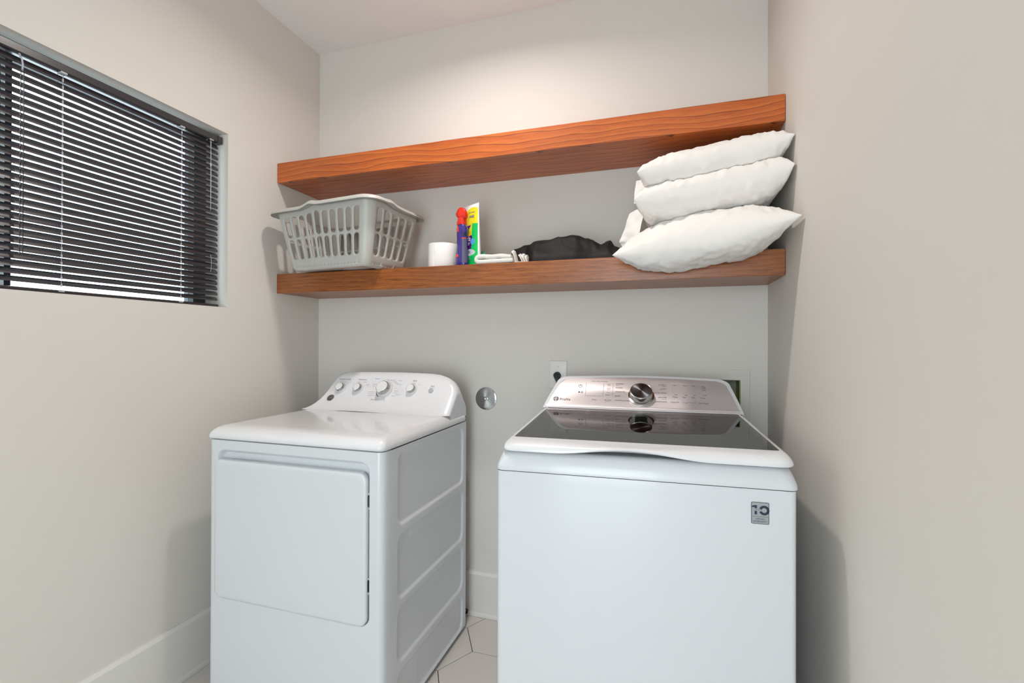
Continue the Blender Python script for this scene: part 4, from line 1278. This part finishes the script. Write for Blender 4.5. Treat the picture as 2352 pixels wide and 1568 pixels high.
# ruffled white cloth end
rf = thing('ruffled_cloth', (-0.508, 1.757, ZL1), label='ruffled edge of a white cloth between towel and black cloth', cat='cloth')
bm = bmesh.new()
def ruff(x0, h, lean, w, seed):
    NI, NJ = 10, 6
    g = [[[bm.verts.new((x0 + lean * (j / NJ) ** 1.3 * h + 0.004 * math.sin(i * 1.6 + seed + j * 0.4) * (j / NJ) + k * 0.0022, -0.022 + w * i / NI, 0.001 + h * (j / NJ) * (0.72 + 0.28 * math.sin(PI * i / NI)))) for i in range(NI + 1)] for j in range(NJ + 1)] for k in (0, 1)]
    for j in range(NJ):
        for i in range(NI):
            bm.faces.new((g[0][j][i], g[0][j + 1][i], g[0][j + 1][i + 1], g[0][j][i + 1]))
            bm.faces.new((g[1][j][i], g[1][j][i + 1], g[1][j + 1][i + 1], g[1][j + 1][i]))
    for i in range(NI): bm.faces.new((g[0][NJ][i], g[1][NJ][i], g[1][NJ][i + 1], g[0][NJ][i + 1]))
    for j in range(NJ):
        bm.faces.new((g[0][j][0], g[1][j][0], g[1][j + 1][0], g[0][j + 1][0])); bm.faces.new((g[0][j][NI], g[0][j + 1][NI], g[1][j + 1][NI], g[1][j][NI]))
ruff(-0.030, 0.052, -0.25, 0.05, 0.0); ruff(-0.004, 0.036, -0.3, 0.045, 1.3); ruff(0.006, 0.036, -0.25, 0.045, 2.4); ruff(0.016, 0.030, -0.2, 0.042, 3.3)
box(bm, -0.032, 0.020, -0.02, 0.03, 0.0005, 0.004)
obj('ruffle', bm, 'pillow', rf, local=True, smooth=1.2)

# ---------------------------------------------------------------- crumpled black cloth
def heap(name, prof, y0, y1, label, cat, mat, amp=0.006):
    NX, NY = 90, 40
    xs0, xs1 = prof[0][0], prof[-1][0]
    def hgt(x):
        for (a, ha), (b, hb) in zip(prof[:-1], prof[1:]):
            if a <= x <= b:
                t = (x - a) / (b - a); t = t * t * (3 - 2 * t)
                return ha + (hb - ha) * t
        return prof[-1][1]
    bm = bmesh.new()
    g, g2 = [], []
    for j in range(NY + 1):
        row, row2 = [], []
        for i in range(NX + 1):
            u, v = i / NX, j / NY
            x = xs0 + (xs1 - xs0) * u
            y0x = y0 + 0.062 * (1 - sst(-0.525, -0.47, x))
            y = y0x + (y1 - y0x) * v + 0.010 * noise.noise(Vector((x * 14, 3.0, v * 2)))
            env = min(1.0, v / 0.30) ** 0.55 * min(1.0, (1 - v) / 0.25) ** 0.5 * min(1.0, u / 0.03) ** 0.5 * min(1, (1 - u) / 0.03) ** 0.5
            fold = noise.noise(Vector((x * 11 + v * 1.5, v * 4.5 - x * 6, 1.7)))
            fold2 = abs(noise.noise(Vector((x * 26 + v * 3, v * 7 + x * 9, 5.1))))
            h = hgt(x) * env * (0.70 + 0.30 * sst(0.05, 0.5, v)) + (amp * fold + amp * 0.9 * fold2) * env
            # soft diagonal drape ridges
            rid = 1 - abs(2 * ((x * 7.5 + v * 1.1 + 0.35 * noise.noise(Vector((x * 5, v * 2, 0)))) % 1.0) - 1)
            h += 0.016 * env * (rid ** 2 - 0.35) * (1 - sst(0.25, 0.50, v)) * min(1, v * 6)
            row.append(bm.verts.new((x, y, ZL1 + max(0.0006, h) + 0.0012)))
            row2.append(bm.verts.new((x, y, ZL1 + 0.0004)))
        g.append(row); g2.append(row2)
    for j in range(NY):
        for i in range(NX):
            bm.faces.new((g[j][i], g[j][i + 1], g[j + 1][i + 1], g[j + 1][i]))
            bm.faces.new((g2[j][i], g2[j + 1][i], g2[j + 1][i + 1], g2[j][i + 1]))
    for i in range(NX):
        bm.faces.new((g2[0][i], g2[0][i + 1], g[0][i + 1], g[0][i])); bm.faces.new((g2[NY][i + 1], g2[NY][i], g[NY][i], g[NY][i + 1]))
    for j in range(NY):
        bm.faces.new((g2[j + 1][0], g2[j][0], g[j][0], g[j + 1][0])); bm.faces.new((g2[j][NX], g2[j + 1][NX], g[j + 1][NX], g[j][NX]))
    return tag(obj(name, bm, mat, loc=((xs0 + xs1) / 2, (y0 + y1) / 2, ZL1), smooth=1.2), label, cat)
heap('black_cloth', [(-0.600, 0.058), (-0.583, 0.074), (-0.53, 0.085), (-0.467, 0.096), (-0.397, 0.102), (-0.345, 0.106), (-0.324, 0.107), (-0.277, 0.094), (-0.24, 0.077), (-0.224, 0.070), (-0.204, 0.079), (-0.191, 0.079), (-0.172, 0.056), (-0.14, 0.045), (-0.115, 0.036), (-0.095, 0.02)], 1.742, 1.93, 'crumpled black cloth lying beside the pillows on the shelf', 'cloth', 'blackcloth')

# ---------------------------------------------------------------- pillows
from mathutils.bvhtree import BVHTree
def pillow(name, FL, FR, BL, BR, ht, hb, label, seed, bow=0.03, floor_z=None, exps=(2.6, 2.4), pw=0.50, wr=0.005, sagf=0.0, under=None):
    FL, FR, BL, BR = map(Vector, (FL, FR, BL, BR))
    NX, NY = 84, 60
    ctr = (FL + FR + BL + BR) / 4
    def base(s, t):
        a = (s + 1) / 2; b = (t + 1) / 2
        p = (FL * (1 - a) + FR * a) * (1 - b) + (BL * (1 - a) + BR * a) * b
        p = p + Vector((0, 1, 0)) * bow * (1 - s * s) * (max(0, -t)) ** 3
        p = p + ((FR - FL).normalized()) * (-s) * bow * 0.8 * (1 - t * t) * abs(s) ** 3
        p.z -= sagf * (1 - s * s) * max(0, -t)
        return p
    def thick(s, t):
        v = max(0.0, 1 - abs(s) ** exps[0]) * max(0.0, 1 - abs(t) ** exps[1])
        return v ** pw
    bm = bmesh.new()
    grids = []
    for sg in (1, -1):
        g = []
        for j in range(NY + 1):
            row = []
            # denser near the edges
            t = math.sin((j / NY * 2 - 1) * PI / 2)
            for i in range(NX + 1):
                s = math.sin((i / NX * 2 - 1) * PI / 2)
                p = base(s, t)
                th = thick(s, t)
                n1 = noise.noise(Vector((s * 2.6 + seed, t * 2.2, sg * 1.3)))
                edge = (1 - min(1, th * 1.1))
                n2 = noise.noise(Vector((s * 11 + seed * 3, t * 4 + s * 2.0, sg * 3.0)))
                n3 = abs(noise.noise(Vector((s * 7 - t * 3 + seed, t * 5, 9.0 + sg))))
                n4 = abs(noise.noise(Vector((s * 13 + t * 2 + seed * 2, t * 3.5 - s * 4, 4.0 + sg))))
                h = (ht if sg > 0 else hb) * th * (1 + 0.10 * n1) + (wr * n2 * (0.35 + 0.9 * edge) + wr * 0.9 * n3 - wr * 1.1 * n4) * min(1, th * 3)
                p.z += sg * h
                p.y += -0.6 * wr * n3 * min(1, th * 3)
                if floor_z is not None and p.y > SY - 0.012: p.z = max(p.z, floor_z + 0.0008 + (0.0 if sg < 0 else 0.004))
                if under is not None:
                    hit = under.ray_cast(Vector((p.x, p.y, 2.2)), Vector((0, 0, -1)))
                    if hit[0] is not None: p.z = max(p.z, hit[0].z + (0.0006 if sg < 0 else 0.004))
                if p.y > SY - 0.012: p.z = min(p.z, ZU0 - 0.002 - (0.003 if sg < 0 else 0))
                p.x = min(p.x, XR - 0.003); p.y = min(p.y, YB - 0.004)
                row.append(bm.verts.new(p))
            g.append(row)
        grids.append(g)
        for j in range(NY):
            for i in range(NX):
                q = (g[j][i], g[j][i + 1], g[j + 1][i + 1], g[j + 1][i])
                bm.faces.new(q if sg > 0 else q[::-1])
    bmesh.ops.remove_doubles(bm, verts=bm.verts, dist=2e-4)
    t_ = thing(name, (ctr.x, ctr.y, floor_z if floor_z else ctr.z - hb), label=label, cat='pillow', group='white pillows stacked on the shelf')
    tree = BVHTree.FromBMesh(bm)
    obj('cushion', bm, 'pillow', t_, smooth=3.2)
    return t_, tree
p1, bv1 = pillow('pillow', (-0.160, 1.600, 1.506), (0.366, 1.500, 1.572), (-0.10, 1.985, 1.580), (0.365, 1.985, 1.600), 0.096, 0.092, 'big white pillow lying on the shelf, lowest of the pillow stack', 1.0, 0.035, ZL1, wr=0.0075, pw=0.47)
p2, bv2 = pillow('pillow', (-0.092, 1.615, 1.690), (0.368, 1.585, 1.745), (-0.07, 1.985, 1.715), (0.366, 1.985, 1.740), 0.060, 0.085, 'white pillow squeezed in the middle of the stack of three', 4.0, 0.018, None, (7.0, 3.5), 0.42, 0.0065, under=bv1)
p3, bv3 = pillow('pillow', (-0.083, 1.615, 1.778), (0.372, 1.600, 1.838), (-0.06, 1.985, 1.815), (0.366, 1.985, 1.845), 0.062, 0.085, 'white pillow on top of the stack under the upper shelf', 8.0, 0.018, None, (4.5, 3.0), 0.45, 0.0065, under=bv2)
# loose pillowcase ends showing at the side of the stack
def flap(pts, parent, mat):
    """pts: rows of 3-D points -> thin bent sheet with thickness"""
    bm = bmesh.new()
    rows = [[Vector(p) for p in r] for r in pts]
    g = [[[bm.verts.new(p + Vector((0.0, 0.003 * k, 0))) for p in r] for r in rows] for k in (0, 1)]
    nr, nc = len(rows), len(rows[0])
    for k in (0, 1):
        for j in range(nr - 1):
            for i in range(nc - 1):
                q = (g[k][j][i], g[k][j][i + 1], g[k][j + 1][i + 1], g[k][j + 1][i])
                bm.faces.new(q if k == 0 else q[::-1])
    for j in range(nr - 1):
        bm.faces.new((g[0][j][0], g[0][j + 1][0], g[1][j + 1][0], g[1][j][0])); bm.faces.new((g[0][j][-1], g[1][j][-1], g[1][j + 1][-1], g[0][j + 1][-1]))
    for i in range(nc - 1):
        bm.faces.new((g[0][0][i], g[1][0][i], g[1][0][i + 1], g[0][0][i + 1])); bm.faces.new((g[0][-1][i], g[0][-1][i + 1], g[1][-1][i + 1], g[1][-1][i]))
    bmesh.ops.subdivide_edges(bm, edges=bm.edges, cuts=5, use_grid_fill=True)
    for v in bm.verts: v.co += Vector((0.3, 1.0, 0.3)) * 0.007 * noise.noise(v.co * 34)
    bmesh.ops.recalc_face_normals(bm, faces=bm.faces)
    return obj('pillowcase_end', bm, mat, parent, smooth=1.2)
flap([[(-0.140, 1.80, 1.568), (-0.122, 1.80, 1.560), (-0.09, 1.78, 1.560)], [(-0.156, 1.80, 1.590), (-0.13, 1.785, 1.590), (-0.085, 1.77, 1.595)], [(-0.136, 1.80, 1.635), (-0.115, 1.785, 1.640), (-0.075, 1.77, 1.645)], [(-0.118, 1.79, 1.690), (-0.095, 1.785, 1.700), (-0.06, 1.77, 1.705)]], p2, 'pillow')
flap([[(-0.100, 1.77, 1.720), (-0.085, 1.77, 1.715), (-0.05, 1.76, 1.72)], [(-0.100, 1.77, 1.760), (-0.082, 1.765, 1.760), (-0.05, 1.755, 1.765)], [(-0.093, 1.77, 1.800), (-0.080, 1.765, 1.800), (-0.05, 1.755, 1.805)]], p3, 'pillow')
